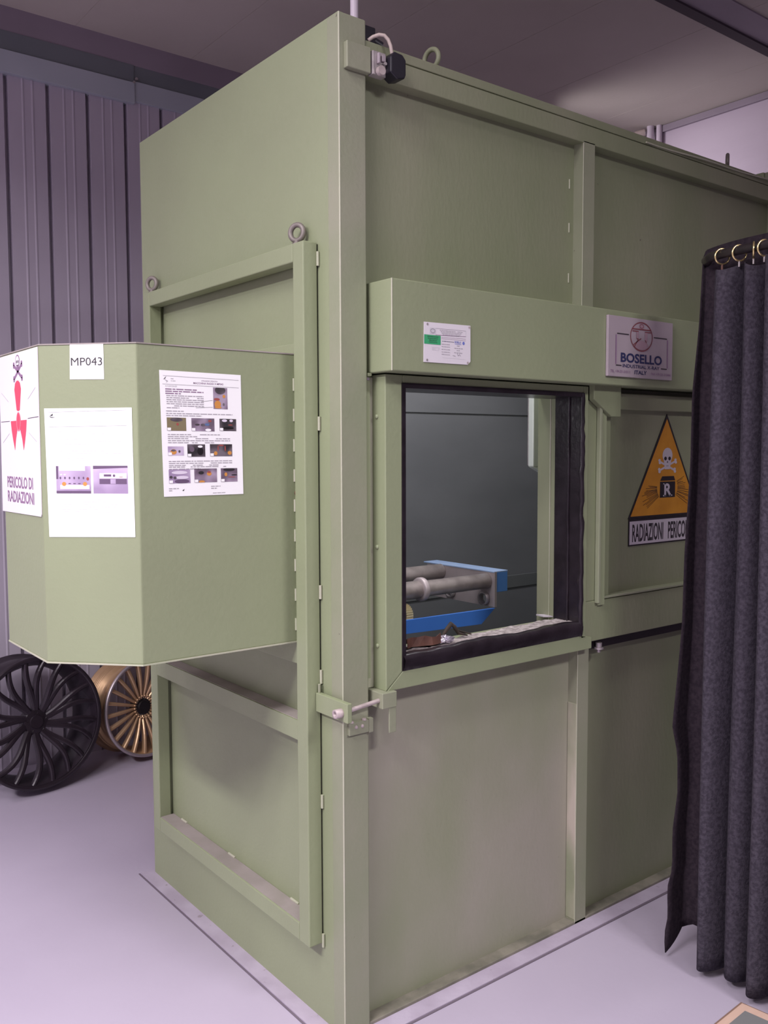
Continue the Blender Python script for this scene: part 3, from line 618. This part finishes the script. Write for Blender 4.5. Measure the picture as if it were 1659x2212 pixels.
p = q(.06, .128); b.text('AVVERTENZE', p[0], p[0]+.030, p[1], p[1]+.003, HP, M_INKG)
def par(v0, nl, u0, u1, m, dv=.0165, ht=.0032):
    for i in range(nl):
        p = q(u0, v0+i*dv); e = q(u1 if i < nl-1 else u0+(u1-u0)*rnd.uniform(.3, .8), v0+i*dv); b.words(p[0], e[0], p[1], ht, HP, m, rnd, .92)
par(.150, 3, .06, .52, M_INKP, .017, .0042); par(.20, 7, .07, .52, M_INKG, .016); par(.322, 1, .06, .38, M_INKG); par(.341, 2, .06, .88, M_INKG)
par(.508, 2, .07, .80, M_INKG); par(.540, 3, .07, .84, M_INKG); par(.722, 3, .07, .86, M_INKG); par(.768, 2, .07, .78, M_INKG)
par(.94, 2, .06, .18, M_INKG); par(.93, 2, .58, .70, M_INKG); par(.985, 1, .6, .88, M_INKG, .0165, .0024)
ln(.49, .235, .63, .222, M_INK, .0006); ln(.42, .287, .63, .277, M_INK, .0006)
p = q(.22, .955); b.poly([(p[0], p[1]), (p[0]+.006, p[1]+.004), (p[0]+.004, p[1]-.001)], HP, M_INK)
b.build('printed_text', rt)
def ph(u0, u1, v0, v1, m, blobs, white=True):
    b = MB(T_SD); a, c_, d, e = q(u0, v1), q(u1, v1), q(u1, v0), q(u0, v0)
    b.poly([a, c_, d, e], HP, m)
    for k_, (bu, bv, ru, rv, mm) in enumerate(blobs):
        su_ = .8*ru/(.214*(u1-u0)); sv_ = .8*rv/(.295*(v1-v0)); cl = lambda t_: min(1, max(0, t_)); pts_ = []
        for i_ in range(18):
            a_ = -2*PI*i_/18; t_ = q(u0+(u1-u0)*cl(bu+su_*math.cos(a_)), v0+(v1-v0)*cl(bv+sv_*math.sin(a_)))
            if not pts_ or (abs(t_[0]-pts_[-1][0])+abs(t_[1]-pts_[-1][1]) > 1e-5): pts_.append(t_)
        b.poly(pts_, HP+.0002+k_*.00005, mm)
    if white:
        p = q(u0+.002, v1-.002); b.rect(p[0], p[0]+.009, p[1], p[1]+.0065, HP+.0006, M_PAPER)
    b.build('printed_photo', rt)
ph(.64, .82, .115, .29, M_PH_GREY, [(.5, .12, .018, .012, M_PH_DARK), (.3, .78, .011, .011, M_PH_ORANGE), (.25, .55, .010, .004, M_PH_RED), (.32, .93, .012, .003, M_PH_ORANGE), (.75, .4, .005, .005, M_PH_ORANGE), (.72, .78, .0035, .0045, M_PH_DARK)], False)
ph(.065, .295, .370, .475, M_PH_OLIVE, [(.5, .15, .020, .006, M_PH_DARK), (.55, .5, .004, .004, M_PH_RED)])
ph(.36, .645, .370, .475, M_PH_GREY, [(.25, .5, .008, .003, M_PH_DARK), (.5, .52, .008, .004, M_PH_DARK), (.68, .48, .008, .004, M_PH_BLUE), (.72, .9, .010, .004, M_PAPER), (.8, .2, .006, .003, M_PH_RED)])
ph(.71, .925, .370, .470, M_PH_DARK, [(.3, .15, .009, .004, M_PH_LITE), (.7, .15, .006, .004, M_PH_LITE), (.65, .5, .008, .0015, M_PH_RED), (.5, .75, .02, .004, M_SIGNBLK)])
ph(.065, .255, .600, .672, M_PH_LILAC, [(.35, .6, .010, .008, M_PH_ORANGE), (.35, .45, .008, .003, M_PH_DARK), (.72, .55, .0035, .0038, M_PH_DARK)])
ph(.30, .52, .582, .683, M_PH_DARK, [(.72, .55, .010, .012, M_SIGNBLK), (.72, .18, .008, .0035, M_PAPER), (.25, .4, .008, .008, M_PH_GREY)])
ph(.58, .865, .580, .680, M_PH_DARK, [(.25, .75, .006, .006, M_PH_ORANGE), (.88, .72, .007, .006, M_PH_ORANGE), (.5, .1, .009, .0022, M_PH_RED), (.36, .35, .002, .009, M_PH_RED), (.68, .35, .002, .009, M_PH_RED)])
ph(.065, .325, .785, .895, M_PH_LILAC, [(.5, .22, .026, .005, M_PH_LITE), (.6, .58, .022, .005, M_PH_LITE), (.1, .55, .005, .004, M_PH_DARK), (.28, .6, .005, .004, M_PH_DARK), (.6, .86, .024, .006, M_PH_PURP)])
ph(.375, .66, .780, .893, M_PH_GREY, [(.3, .3, .009, .005, M_PH_DARK), (.65, .38, .008, .006, M_PH_ORANGE), (.65, .26, .006, .003, M_PH_RED), (.32, .95, .010, .004, M_PH_ORANGE)])
ph(.71, .925, .780, .893, M_PH_GREY, [(.3, .45, .005, .006, M_PH_ORANGE), (.5, .1, .020, .005, M_PH_DARK), (.8, .5, .010, .002, M_PH_DARK), (.65, .65, .014, .0012, M_PH_RED)])

# radiation sign on the front of the box
rt = thing('radiation_sign', W3(T_FR, 0.15, 1.36), 'tall white danger sign with red trefoil and skull on the box front', 'sign')
sheet(T_FR, rt, [(-0.012, 1.3585), (0.305, 1.3605), (0.3085, 1.366), (0.3115, 1.7575), (-0.004, 1.757)], M_PLASTIC, h=0.0006, th=0.002)
HS = 0.0030
def yz(y, z): return (YFar-y, z)
b = MB(T_FR)
u0 = YFar-0.510
b.poly([(u0-.020, 1.683), (u0-.027, 1.668), (u0-.013, 1.617), (u0-.004, 1.6145), (u0+.004, 1.6145), (u0+.013, 1.617), (u0+.027, 1.668), (u0+.020, 1.683), (u0+.007, 1.689), (u0-.007, 1.689)][::-1], HS, M_RED)
for sg in (-1, 1):
    pts = [(u0+sg*.010, 1.591), (u0+sg*.066, 1.591), (u0+sg*.060, 1.567), (u0+sg*.050, 1.543), (u0+sg*.036, 1.517), (u0+sg*.026, 1.545), (u0+sg*.012, 1.568), (u0+sg*.017, 1.578)]
    b.poly(pts, HS, M_RED)
b.ell(u0, 1.588, 0.018, 0.024, HS+.0002, M_PINK, 28); b.ell(u0, 1.589, 0.013, 0.021, HS+.0004, M_RED, 28)
b.build('trefoil', rt)
b = MB(T_FR)
b.line((0.0, 1.591), (u0-.075, 1.591), .0014, HS, M_INK); b.line((u0+.075, 1.594), (0.309, 1.596), .0014, HS, M_INK)
for sg in (-1, 1):
    b.line((u0+sg*.08, 1.64), (u0+sg*.14, 1.665), .001, HS, M_INKG); b.line((u0+sg*.08, 1.56), (u0+sg*.14, 1.537), .001, HS, M_INKG)
# skull with crossed bones
su = u0+.006; 
for a_, b_ in (((su-.032, 1.728), (su+.032, 1.694)), ((su-.032, 1.694), (su+.032, 1.728))):
    b.line(a_, b_, .008, HS, M_INKP)
    for e_ in (a_, b_): b.ell(e_[0], e_[1]+.003, .006, .005, HS+.0001, M_INKP, 10); b.ell(e_[0], e_[1]-.003, .006, .005, HS+.0001, M_INKP, 10)
b.ell(su, 1.737, .017, .015, HS+.0002, M_INKP); b.ell(su, 1.737, .014, .012, HS+.0003, M_PLASTIC); b.rect(su-.009, su+.009, 1.714, 1.727, HS+.0003, M_INKP); b.ell(su-.006, 1.735, .004, .004, HS+.0004, M_INK, 12); b.ell(su+.006, 1.735, .004, .004, HS+.0004, M_INK, 12)
b.build('skull_emblem', rt)
b = MB(T_FR)
b.text('PERICOLO DI', 0.040, 0.252, 1.4225, 1.4515, HS, M_INKP, 0.022); b.text('RADIAZIONI', 0.040, 0.258, 1.386, 1.415, HS, M_INKP, 0.022)
b.build('lettering', rt)

# certificate card on the lintel
T_LN = frame((0, -0.0843, 0), (1, 0, 0))
rt = thing('certificate_card', W3(T_LN, 0.27, 1.733), 'small white certificate card with green sticker pinned on the green lintel', 'card')
sheet(T_LN, rt, [(0.193, 1.7345), (0.343, 1.7355), (0.353, 1.744), (0.3525, 1.8365), (0.194, 1.834)], M_CERT, th=0.0015, h=0.001)
HC = 0.0030
b = MB(T_LN); rnd = random.Random(4)
b.rect(0.194, 0.249, 1.780, 1.803, HC, M_GREENST)
for i, (a_, e_, tx) in enumerate(((.204, .241, 'APPARECCHIO'), (.206, .240, 'RADIOGENO'), (.211, .236, 'MODELLO'), (.209, .237, 'VERIFICATO'))): b.text(tx, a_, e_, 1.7975-i*.0045, 1.800-i*.0045, HC+.0002, M_INK, .01)
b.build('green_sticker', rt)
b = MB(T_LN)
b.rect(.213, .232, 1.806, 1.821, HC, M_INKL); b.ering(.2225, 1.8135, .008, .006, .002, HC+.0002, M_INKG)
b.line((.232, 1.8205), (.336, 1.8215), .0008, HC, M_INKG); b.line((.232, 1.804), (.336, 1.807), .001, HC, M_INKP); b.line((.336, 1.8215), (.336, 1.807), .0006, HC, M_INKL)
for i in range(4): b.words(.246+i*.003, .325-i*.004, 1.8165-i*.0036, .002, HC, M_INKG, rnd, .9)
b.line((.252, 1.7995), (.336, 1.801), .0006, HC, M_INKP); b.line((.252, 1.796), (.336, 1.7965), .0006, HC, M_INKP)
b.words(.254, .294, 1.7895, .0022, HC, M_NAVY, rnd, 1)
for i, vv in enumerate((1.782, 1.776, 1.769, 1.7625, 1.7565)): b.words(.252, .281, vv, .0022, HC, M_INKG, rnd, 1)
for i, (a_, e_, vv) in enumerate(((.305, .314, 1.7805), (.296, .325, 1.7745), (.304, .315, 1.769), (.295, .325, 1.763))): b.words(a_, e_, vv, .0026, HC, M_INKG, rnd, 1)
for i in range(3): b.words(.220, .246, 1.772-i*.003, .0016, HC, M_INKL, rnd, .9)
b.line((.290, 1.756), (.300, 1.755), .0012, HC, M_INKG); b.line((.306, 1.763), (.309, 1.756), .0012, HC, M_INKG); b.line((.309, 1.756), (.314, 1.760), .0014, HC, M_INKG); b.line((.314, 1.760), (.318, 1.7555), .0012, HC, M_INKG)
b.line((.255, 1.749), (.335, 1.7485), .0005, HC, M_INKL)
b.text('BOSELLO', .297, .319, 1.788, 1.7935, HC, M_BLUEINK, .02); b.ell(.328, 1.7895, .004, .0042, HC, M_BLUEINK, 14); b.line((.297, 1.7855), (.320, 1.7855), .001, HC, M_BLUEINK)
b.build('printed_text', rt)
for u, v in ((.205, 1.829), (.348, 1.8315), (.204, 1.740), (.343, 1.7405)):
    b = MB(T_LN); b.ell(u, v, .003, .003, HC+.0004, M_ZINC if u < .3 else M_BOLT, 12); b.build('rivet', rt)
# maker's plate
rt = thing('maker_plate', W3(T_LN, 1.07, 1.729), 'pinkish grey plate with oval red emblem on the right of the green lintel', 'plate')
b = MB(T_LN); b.box(0.907, 1.229, 1.7335, 1.9135, 0.001, 0.010, M_PLATE); b.build('plate', rt, 0.001)
HB = 0.0112
b = MB(T_LN)
b.text('BOSELLO', 0.966, 1.172, 1.7775, 1.806, HB, M_NAVY, 0.028); b.text('INDUSTRIAL X-RAY', 0.976, 1.160, 1.762, 1.7725, HB, M_NAVY, .012)
b.text('TEL. +39-331-310111', 0.918, 1.012, 1.745, 1.753, HB, M_INKP, .004); b.text('ITALY', 1.034, 1.095, 1.744, 1.756, HB, M_NAVY, .02); b.text('FAX +39-331-310444', 1.118, 1.219, 1.745, 1.753, HB, M_INKP, .004)
b.build('lettering', rt)
b = MB(T_LN)
cu_ = 1.066
b.ering(cu_, 1.859, .056, .045, .0035, HB, M_REDINK); b.ell(cu_, 1.833, .034, .014, HB, M_ROSE)
b.line((cu_-.047, 1.881), (cu_+.047, 1.8815), .0034, HB+.0001, M_REDINK); b.line((cu_-.045, 1.8745), (cu_-.015, 1.8745), .003, HB+.0001, M_REDINK); b.line((cu_+.017, 1.8745), (cu_+.048, 1.8745), .003, HB+.0001, M_REDINK)
b.ell(cu_, 1.891, .012, .009, HB, M_ROSE); b.ering(cu_, 1.891, .010, .007, .002, HB+.0001, M_REDINK)
b.rect(cu_-.026, cu_-.014, 1.853, 1.873, HB, M_ROSE); b.rect(cu_+.016, cu_+.030, 1.848, 1.873, HB, M_ROSE)
b.line((cu_-.040, 1.833), (cu_-.002, 1.854), .003, HB+.0002, M_REDINK); b.line((cu_-.036, 1.827), (cu_-.016, 1.850), .003, HB+.0002, M_REDINK); b.line((cu_-.024, 1.852), (cu_-.016, 1.852), .003, HB+.0002, M_REDINK); b.line((cu_+.018, 1.850), (cu_+.025, 1.842), .003, HB+.0002, M_REDINK)
b.line((.947, 1.8615), (cu_-.062, 1.8615), .003, HB, M_INK); b.line((cu_+.062, 1.8615), (1.197, 1.8615), .003, HB, M_INK)
b.line((.9425, 1.858), (.9425, 1.770), .0045, HB, M_INKP); b.line((1.2005, 1.858), (1.2005, 1.770), .0045, HB, M_INKP)
b.line((.9435, 1.767), (.970, 1.767), .003, HB, M_INK); b.line((1.168, 1.767), (1.199, 1.767), .003, HB, M_INK)
b.build('emblem', rt)

# triangular warning sign with caption strip
T_DR = frame((0, -0.002, 0), (1, 0, 0))
rt = thing('warning_sign', W3(T_DR, 1.33, 1.20), 'orange triangular radiation warning sign with skull on the sliding door', 'sign')
ap, bl, brr = (1.336, 1.632), (1.134, 1.288), (1.538, 1.288)
b = MB(T_DR); b.prism([bl, brr, ap], 'z', 0.001, 0.003, M_SIGNBLK); b.poly([(1.146, 1.2955), (1.526, 1.2955), (1.336, 1.6155)], 0.0033, M_ORANGE); b.build('sign_panel', rt)
b = MB(T_DR); HT = .0038; HT2 = .0041; HT3 = .0044
rnd = random.Random(8)
for i in range(30):
    a_ = math.radians(175+i*3.0+rnd.uniform(-1, 1)) if i < 15 else math.radians(-32+(i-15)*4.2+rnd.uniform(-1, 1))
    r0, r1 = .058, rnd.uniform(.11, .15)
    c_, s_ = math.cos(a_), math.sin(a_)
    pe = (1.344+c_*r1, 1.385+s_*r1*.8)
    lim = (1.6155-max(pe[1], 1.2955))/0.32*0.19-.004
    if abs(pe[0]-1.336) > lim or pe[1] < 1.297: 
        k_ = 0.72; pe = (1.344+c_*r1*k_, 1.385+s_*r1*.8*k_)
        if abs(pe[0]-1.336) > (1.6155-pe[1])/0.32*0.19-.003 or pe[1] < 1.297: continue
    b.line((1.344+c_*r0, 1.385+s_*r0*.8), pe, .0014, HT, M_SIGNBLK)
b.build('ray_lines', rt)
b = MB(T_DR); cs = 1.341
for a_, e_ in (((cs-.044, 1.443), (cs+.047, 1.474)), ((cs-.043, 1.473), (cs+.043, 1.443))):
    b.line(a_, e_, .007, HT, M_SIGNWHT)
    for p_ in (a_, e_): b.ell(p_[0]-.001, p_[1]+.004, .007, .005, HT+.0001, M_SIGNWHT, 12); b.ell(p_[0]+.001, p_[1]-.004, .007, .005, HT+.0002, M_SIGNWHT, 12)
b.ell(cs, 1.494, .028, .025, HT2, M_SIGNWHT); b.poly([(cs-.023, 1.483), (cs-.014, 1.447), (cs+.014, 1.447), (cs+.023, 1.483)], HT2+.0001, M_SIGNWHT)
b.ell(cs-.0115, 1.483, .0075, .0065, HT3, M_SIGNBLK, 14); b.ell(cs+.0115, 1.483, .0075, .0065, HT3, M_SIGNBLK, 14); b.poly([(cs-.004, 1.469), (cs+.004, 1.469), (cs, 1.476)], HT3, M_SIGNBLK); b.rect(cs-.007, cs+.007, 1.4565, 1.460, HT3, M_INKG)
b.build('skull_emblem', rt)
b = MB(T_DR); b.rect(1.302, 1.388, 1.352, 1.4055, HT, M_SIGNBLK); b.poly([(1.302, 1.4085), (1.388, 1.4085), (1.380, 1.4235), (1.314, 1.4235)], HT, M_SIGNBLK)
b.text('R', 1.326, 1.368, 1.357, 1.3995, HT2, M_SIGNWHT, .03)
for u, v in ((1.326, 1.357), (1.362, 1.357)): b.rect(u-.006, u+.010, v-.0008, v+.0035, HT2, M_SIGNWHT)
b.rect(1.320, 1.336, 1.3965, 1.3997, HT2, M_SIGNWHT)
b.build('letter_block', rt)
b = MB(T_DR); b.box(1.137, 1.535, 1.199, 1.2865, 0.001, 0.003, M_SIGNBLK); b.rect(1.142, 1.530, 1.2035, 1.2795, .0033, M_SIGNWHT); cp = b.build('caption_strip', rt)
b = MB(T_DR); b.text('RADIAZIONI', 1.156, 1.325, 1.211, 1.270, .0037, M_INK, .022); b.text('PERICOLOSE', 1.352, 1.520, 1.211, 1.270, .0037, M_INK, .022); b.build('lettering', cp)

# ------------------------------------------------------------------ curtain, rail, black sheet
# rail
RZ = 2.058
rail = [(1.135, -0.285, RZ), (1.085, -0.30, RZ), (1.05, -0.335, RZ), (1.035, -0.38, RZ), (1.028, -0.45, RZ), (1.022, -0.60, RZ), (1.015, -0.80, RZ), (1.01, -1.05, RZ), (0.99, -1.65, RZ)]
rl = thing('curtain_rail', (1.03, -0.6, RZ), 'dark curtain rod bent round the corner above the charcoal curtain', 'curtain rail')
b = MB(); b.tube(rail, 0.013, M_RODBLK, 14); b.build('rod', rl)
b = MB(); b.tube([(1.02, -0.95, RZ), (1.02, -0.95, ZC)], 0.006, M_RODBLK, 8); b.build('hanger', rl)
ct = thing('curtain', (1.0, -0.65, 0.03), 'pleated charcoal fabric curtain hung on brass rings beside the cabinet', 'curtain')
PIT = 0.076
def fold(s_, z):
    # s_ distance along the curtain from its far end; returns x, y
    t = z/2.03
    wob = 0.35*math.sin(z*1.7+s_*9)*(1-t) + 0.25*math.sin(s_*23) + 0.55*t*math.sin(s_*31+z*1.3)
    u_ = PI*(s_/PIT) + wob*0.5
    lobe = abs(math.sin(u_))**0.75
    amp = (0.052 + 0.014*math.sin(s_*37+1)) * (0.75+0.25*(1-t))
    xx = 1.050 - 0.022*(1-t) - amp*lobe + 0.012*math.cos(2*u_) - 0.018*s_
    yy = -0.362 - s_ + 0.004*math.sin(2*u_)
    lean = 0.02*(1-t)
    return xx - lean*0.5, yy - lean
b = MB(); ns, nz = 640, 44; Ls = 1.25; vs = []
for j in range(nz+1):
    for i in range(ns+1):
        s_ = Ls*i/ns
        ztop = 2.015 + 0.010*math.cos(2*PI*s_/PIT*0.9) + 0.012*(s_/Ls) - (0.03*max(0, 1-s_/0.03))
        z0 = 0.028
        z = z0 + (ztop-z0)*j/nz
        xx, yy = fold(s_, z); vs.append((xx, yy, z))
fs = [(j*(ns+1)+i, j*(ns+1)+i+1, (j+1)*(ns+1)+i+1, (j+1)*(ns+1)+i) for j in range(nz) for i in range(ns)]
b.add(vs, fs, M_CURT, True); o = b.build('curtain_cloth', ct); sm = o.modifiers.new('s', 'SOLIDIFY'); sm.thickness = 0.003
ringpos = [(1.034, -0.383), (1.030, -0.437), (1.028, -0.480), (1.026, -0.512), (1.022, -0.575), (1.020, -0.65), (1.018, -0.72), (1.014, -0.80), (1.013, -0.88), (1.012, -0.95)] + [(1.010-.0005*i, -1.03-.077*i) for i in range(8)]
for i, (rx, ry) in enumerate(ringpos):
    b = MB(); tw = [0.5, 0.45, -0.5, 0.4, 0.3, -0.2, 0.3, 0.1, .2, -.1, .1, .2, 0, -.2, .1, .3, -.1, 0][i]
    ax = Vector((math.sin(tw), math.cos(tw), 0)); u = Vector((0,0,1)); v = ax.cross(u); c0 = Vector((rx, ry, RZ-.008))
    b.tube([c0 + (u*math.cos(2*PI*k_/22) + v*math.sin(2*PI*k_/22))*0.0215 for k_ in range(22)], 0.0026, M_RINGBR, 8, True)
    b.tube([(rx, ry, RZ-.03), (rx, ry, RZ-.045 - (0.03 if i == 0 else 0))], 0.003, M_STRING if i == 0 else M_ZINC, 6)
    b.build('ring', ct)
# black sheet behind the curtain
edge = [(1.088, 2.066), (1.076, 1.878), (1.048, 1.676), (1.046, 1.474), (1.025, 1.204), (1.02, 0.999), (1.006, 0.882), (0.981, 0.704), (1.01, 0.612), (1.014, 0.496), (0.992, 0.384), (0.995, 0.267), (0.971, 0.216), (0.977, 0.126), (0.96, 0.074), (0.966, 0.022)]
def ex(z):
    for (xa, za), (xb, zb) in zip(edge, edge[1:]):
        if zb <= z <= za: return xb + (xa-xb)*(z-zb)/(za-zb)
    return edge[0][0] if z > 2 else edge[-1][0]
b = MB(); vs = []; ns, nz = 50, 60
for j in range(nz+1):
    for i in range(ns+1):
        s_ = i/ns
        ztop = 2.066 + 0.046*(1-math.exp(-s_*9)) 
        zbot = 0.018 + 0.012*math.sin(s_*14)**2 + (0.06*min(1, s_*7) if s_ < .5 else .06)
        z = zbot + (ztop-zbot)*j/nz
        x0 = ex(z)
        # bows out from the free edge to run parallel behind the curtain
        xx = x0 + (1.115-x0)*(1-math.exp(-s_*7)) + 0.010*math.sin(s_*22)*(1-z/2.2)
        yy = -0.29 - 0.62*max(0, s_-0.10)/0.90 - 0.012*s_
        vs.append((xx, yy, z))
fs = [(j*(ns+1)+i, j*(ns+1)+i+1, (j+1)*(ns+1)+i+1, (j+1)*(ns+1)+i) for j in range(nz) for i in range(ns)]
b.add(vs, fs, M_SHEET, True); o = b.build('blackout_sheet'); o.modifiers.new('s', 'SOLIDIFY').thickness = 0.003
tag(o, 'ragged-edged black blackout sheet hanging just behind the charcoal curtain', 'curtain')

# ------------------------------------------------------------------ wheels
def wheel(name, center, nrm, r, wd, mat, lipmat, spokes, label, group=None, gold=False, spin=0.0):
    nrm = Vector(nrm).normalized(); cx = Vector(center)
    u = Vector((0,0,1)).cross(nrm).normalized(); v = nrm.cross(u)
    T = Matrix((u, v, nrm)).transposed().to_4x4(); T = Matrix.Translation(cx) @ T
    root = thing(name, (cx.x, cx.y, 0), label, 'car wheel', group)
    b = MB(T)
    # barrel: outer skin, inner skin
    prof = [(r*.93, -.004), (r*.995, .002), (r, -.006), (r*.985, -.020), (r*.92, -.026), (r*.915, -.055), (r*.86, -.075), (r*.85, -.13), (r*.90, -wd*.62), (r*.925, -wd*.78), (r*.93, -wd*.90), (r*.99, -wd*.96), (r*.985, -wd), (r*.95, -wd), (r*.90, -wd*.88), (r*.83, -.13), (r*.84, -.075), (r*.89, -.03), (r*.93, -.004)]
    b.lathe(prof, (0, 0, 0), (0, 0, 1), mat, 72)
    if gold:
        for hh in (.70, .76, .82): b.lathe([(r*.915, -wd*hh), (r*.945, -wd*hh-.004), (r*.915, -wd*hh-.009)], (0, 0, 0), (0, 0, 1), mat, 72)
    b.build('barrel', root)
    b = MB(T); b.lathe([(r*.94, .0005), (r*.965, .006), (r*1.0, .004), (r*1.004, -.006)], (0, 0, 0), (0, 0, 1), lipmat, 72); b.build('rim_lip', root)
    # hub
    hr = 0.046 if gold else 0.058; hz = -0.045
    b = MB(T); b.lathe([(.0001, hz+.012), (.028, hz+.012), (.031, hz+.006), (hr*.9, hz+.004), (hr, hz-.004), (hr*.95, hz-.05)], (0, 0, 0), (0, 0, 1), M_SIGNBLK if gold else mat, 36, False)
    hb = b.build('hub', root)
    for k_ in range(5):
        a_ = 2*PI*k_/5+.3; b = MB(T); b.lathe([(.0001, hz+.0045), (.007, hz+.0045), (.008, hz+.006)], (0.041*math.cos(a_), 0.041*math.sin(a_), 0), (0, 0, 1), M_SIGNBLK, 12); b.build('bolt_hole', hb)
    # spokes
    for k_ in range(spokes):
        b = MB(T); a0 = 2*PI*k_/spokes + spin
        if gold: a1 = a0; w0, w1 = .006, .009; ncv = 8; bend = 0
        else:
            pair = (k_ % 2)*2-1; a0 = 2*PI*(k_//2)/(spokes/2) + spin + pair*.035; a1 = a0 + pair*0.13 + .05; w0, w1 = .013, .010; ncv = 14; bend = .12
        vs = []
        for i in range(ncv+1):
            t_ = i/ncv; rad = hr*.85 + (r*.935-hr*.85)*t_; an = a0+(a1-a0)*t_ + bend*math.sin(PI*t_); wdd = (w0+(w1-w0)*t_); zt_ = hz+.004 + (-.004-hz-.004)*(t_**1.5) + .014*math.sin(PI*t_)
            dz = .022
            d = Vector((math.cos(an), math.sin(an), 0)); e_ = Vector((-math.sin(an), math.cos(an), 0))
            c_ = d*rad
            for sx, zz in ((-1, zt_-dz), (-1, zt_-.004), (-.45, zt_), (.45, zt_), (1, zt_-.004), (1, zt_-dz)):
                p_ = c_ + e_*wdd*sx; vs.append((p_.x, p_.y, zz))
        fs = []
        for i in range(ncv):
            for j in range(6): j2 = (j+1) % 6; fs.append((i*6+j, (i+1)*6+j, (i+1)*6+j2, i*6+j2))
        b.add(vs, fs, mat, False)
        if gold: b.lathe([(.0001, .007), (.004, .006), (.0055, 0)], (math.cos(a0)*(hr+.008), math.sin(a0)*(hr+.008), hz+.008), (0, 0, 1), mat, 10)
        b.build('spoke', root)
    return root
wheel('alloy_wheel', (-0.075, 2.20, 0.318), (0.16, -1, 0.10), 0.292, 0.24, M_WHBLACK, M_WHBLACK, 20, 'large gloss black alloy wheel leaning at the left below the green box', spin=.25)
wheel('alloy_wheel', (0.475, 2.315, 0.262), (0.20, -1, 0.10), 0.238, 0.21, M_WHGOLD, M_WHLIP, 22, 'gold many-spoked alloy wheel standing partly behind the cabinet corner', gold=True)

# ------------------------------------------------------------------ wooden tray at the lower right
rt = thing('wooden_tray', (1.05, -0.80, 0), 'pale wooden board with a grey mat lying on the floor at the lower right', 'tray')
A = Vector((0.918, -0.560, 0)); du = Vector((0.820-0.918, -0.565+0.560, 0)).normalized(); dv = Vector((0.927-0.918, -0.633+0.560, 0)).normalized()
def quad(i0, j0, i1, j1): return [tuple((A+du*a+dv*c_).to_2d()) for a, c_ in ((i0, j0), (i1, j0), (i1, j1), (i0, j1))]
b = MB(); b.prism(quad(0, 0, .34, .46), 'z', 0.0005, 0.020, M_WOODEDGE); b.prism(quad(.006, .006, .334, .454), 'z', 0.019, 0.022, M_WOOD); b.build('board', rt, 0.002)
b = MB(); b.prism(quad(.038, .030, .30, .42), 'z', 0.0215, 0.0245, M_GREYMAT); b.build('mat', rt)
# scuff marks on the floor
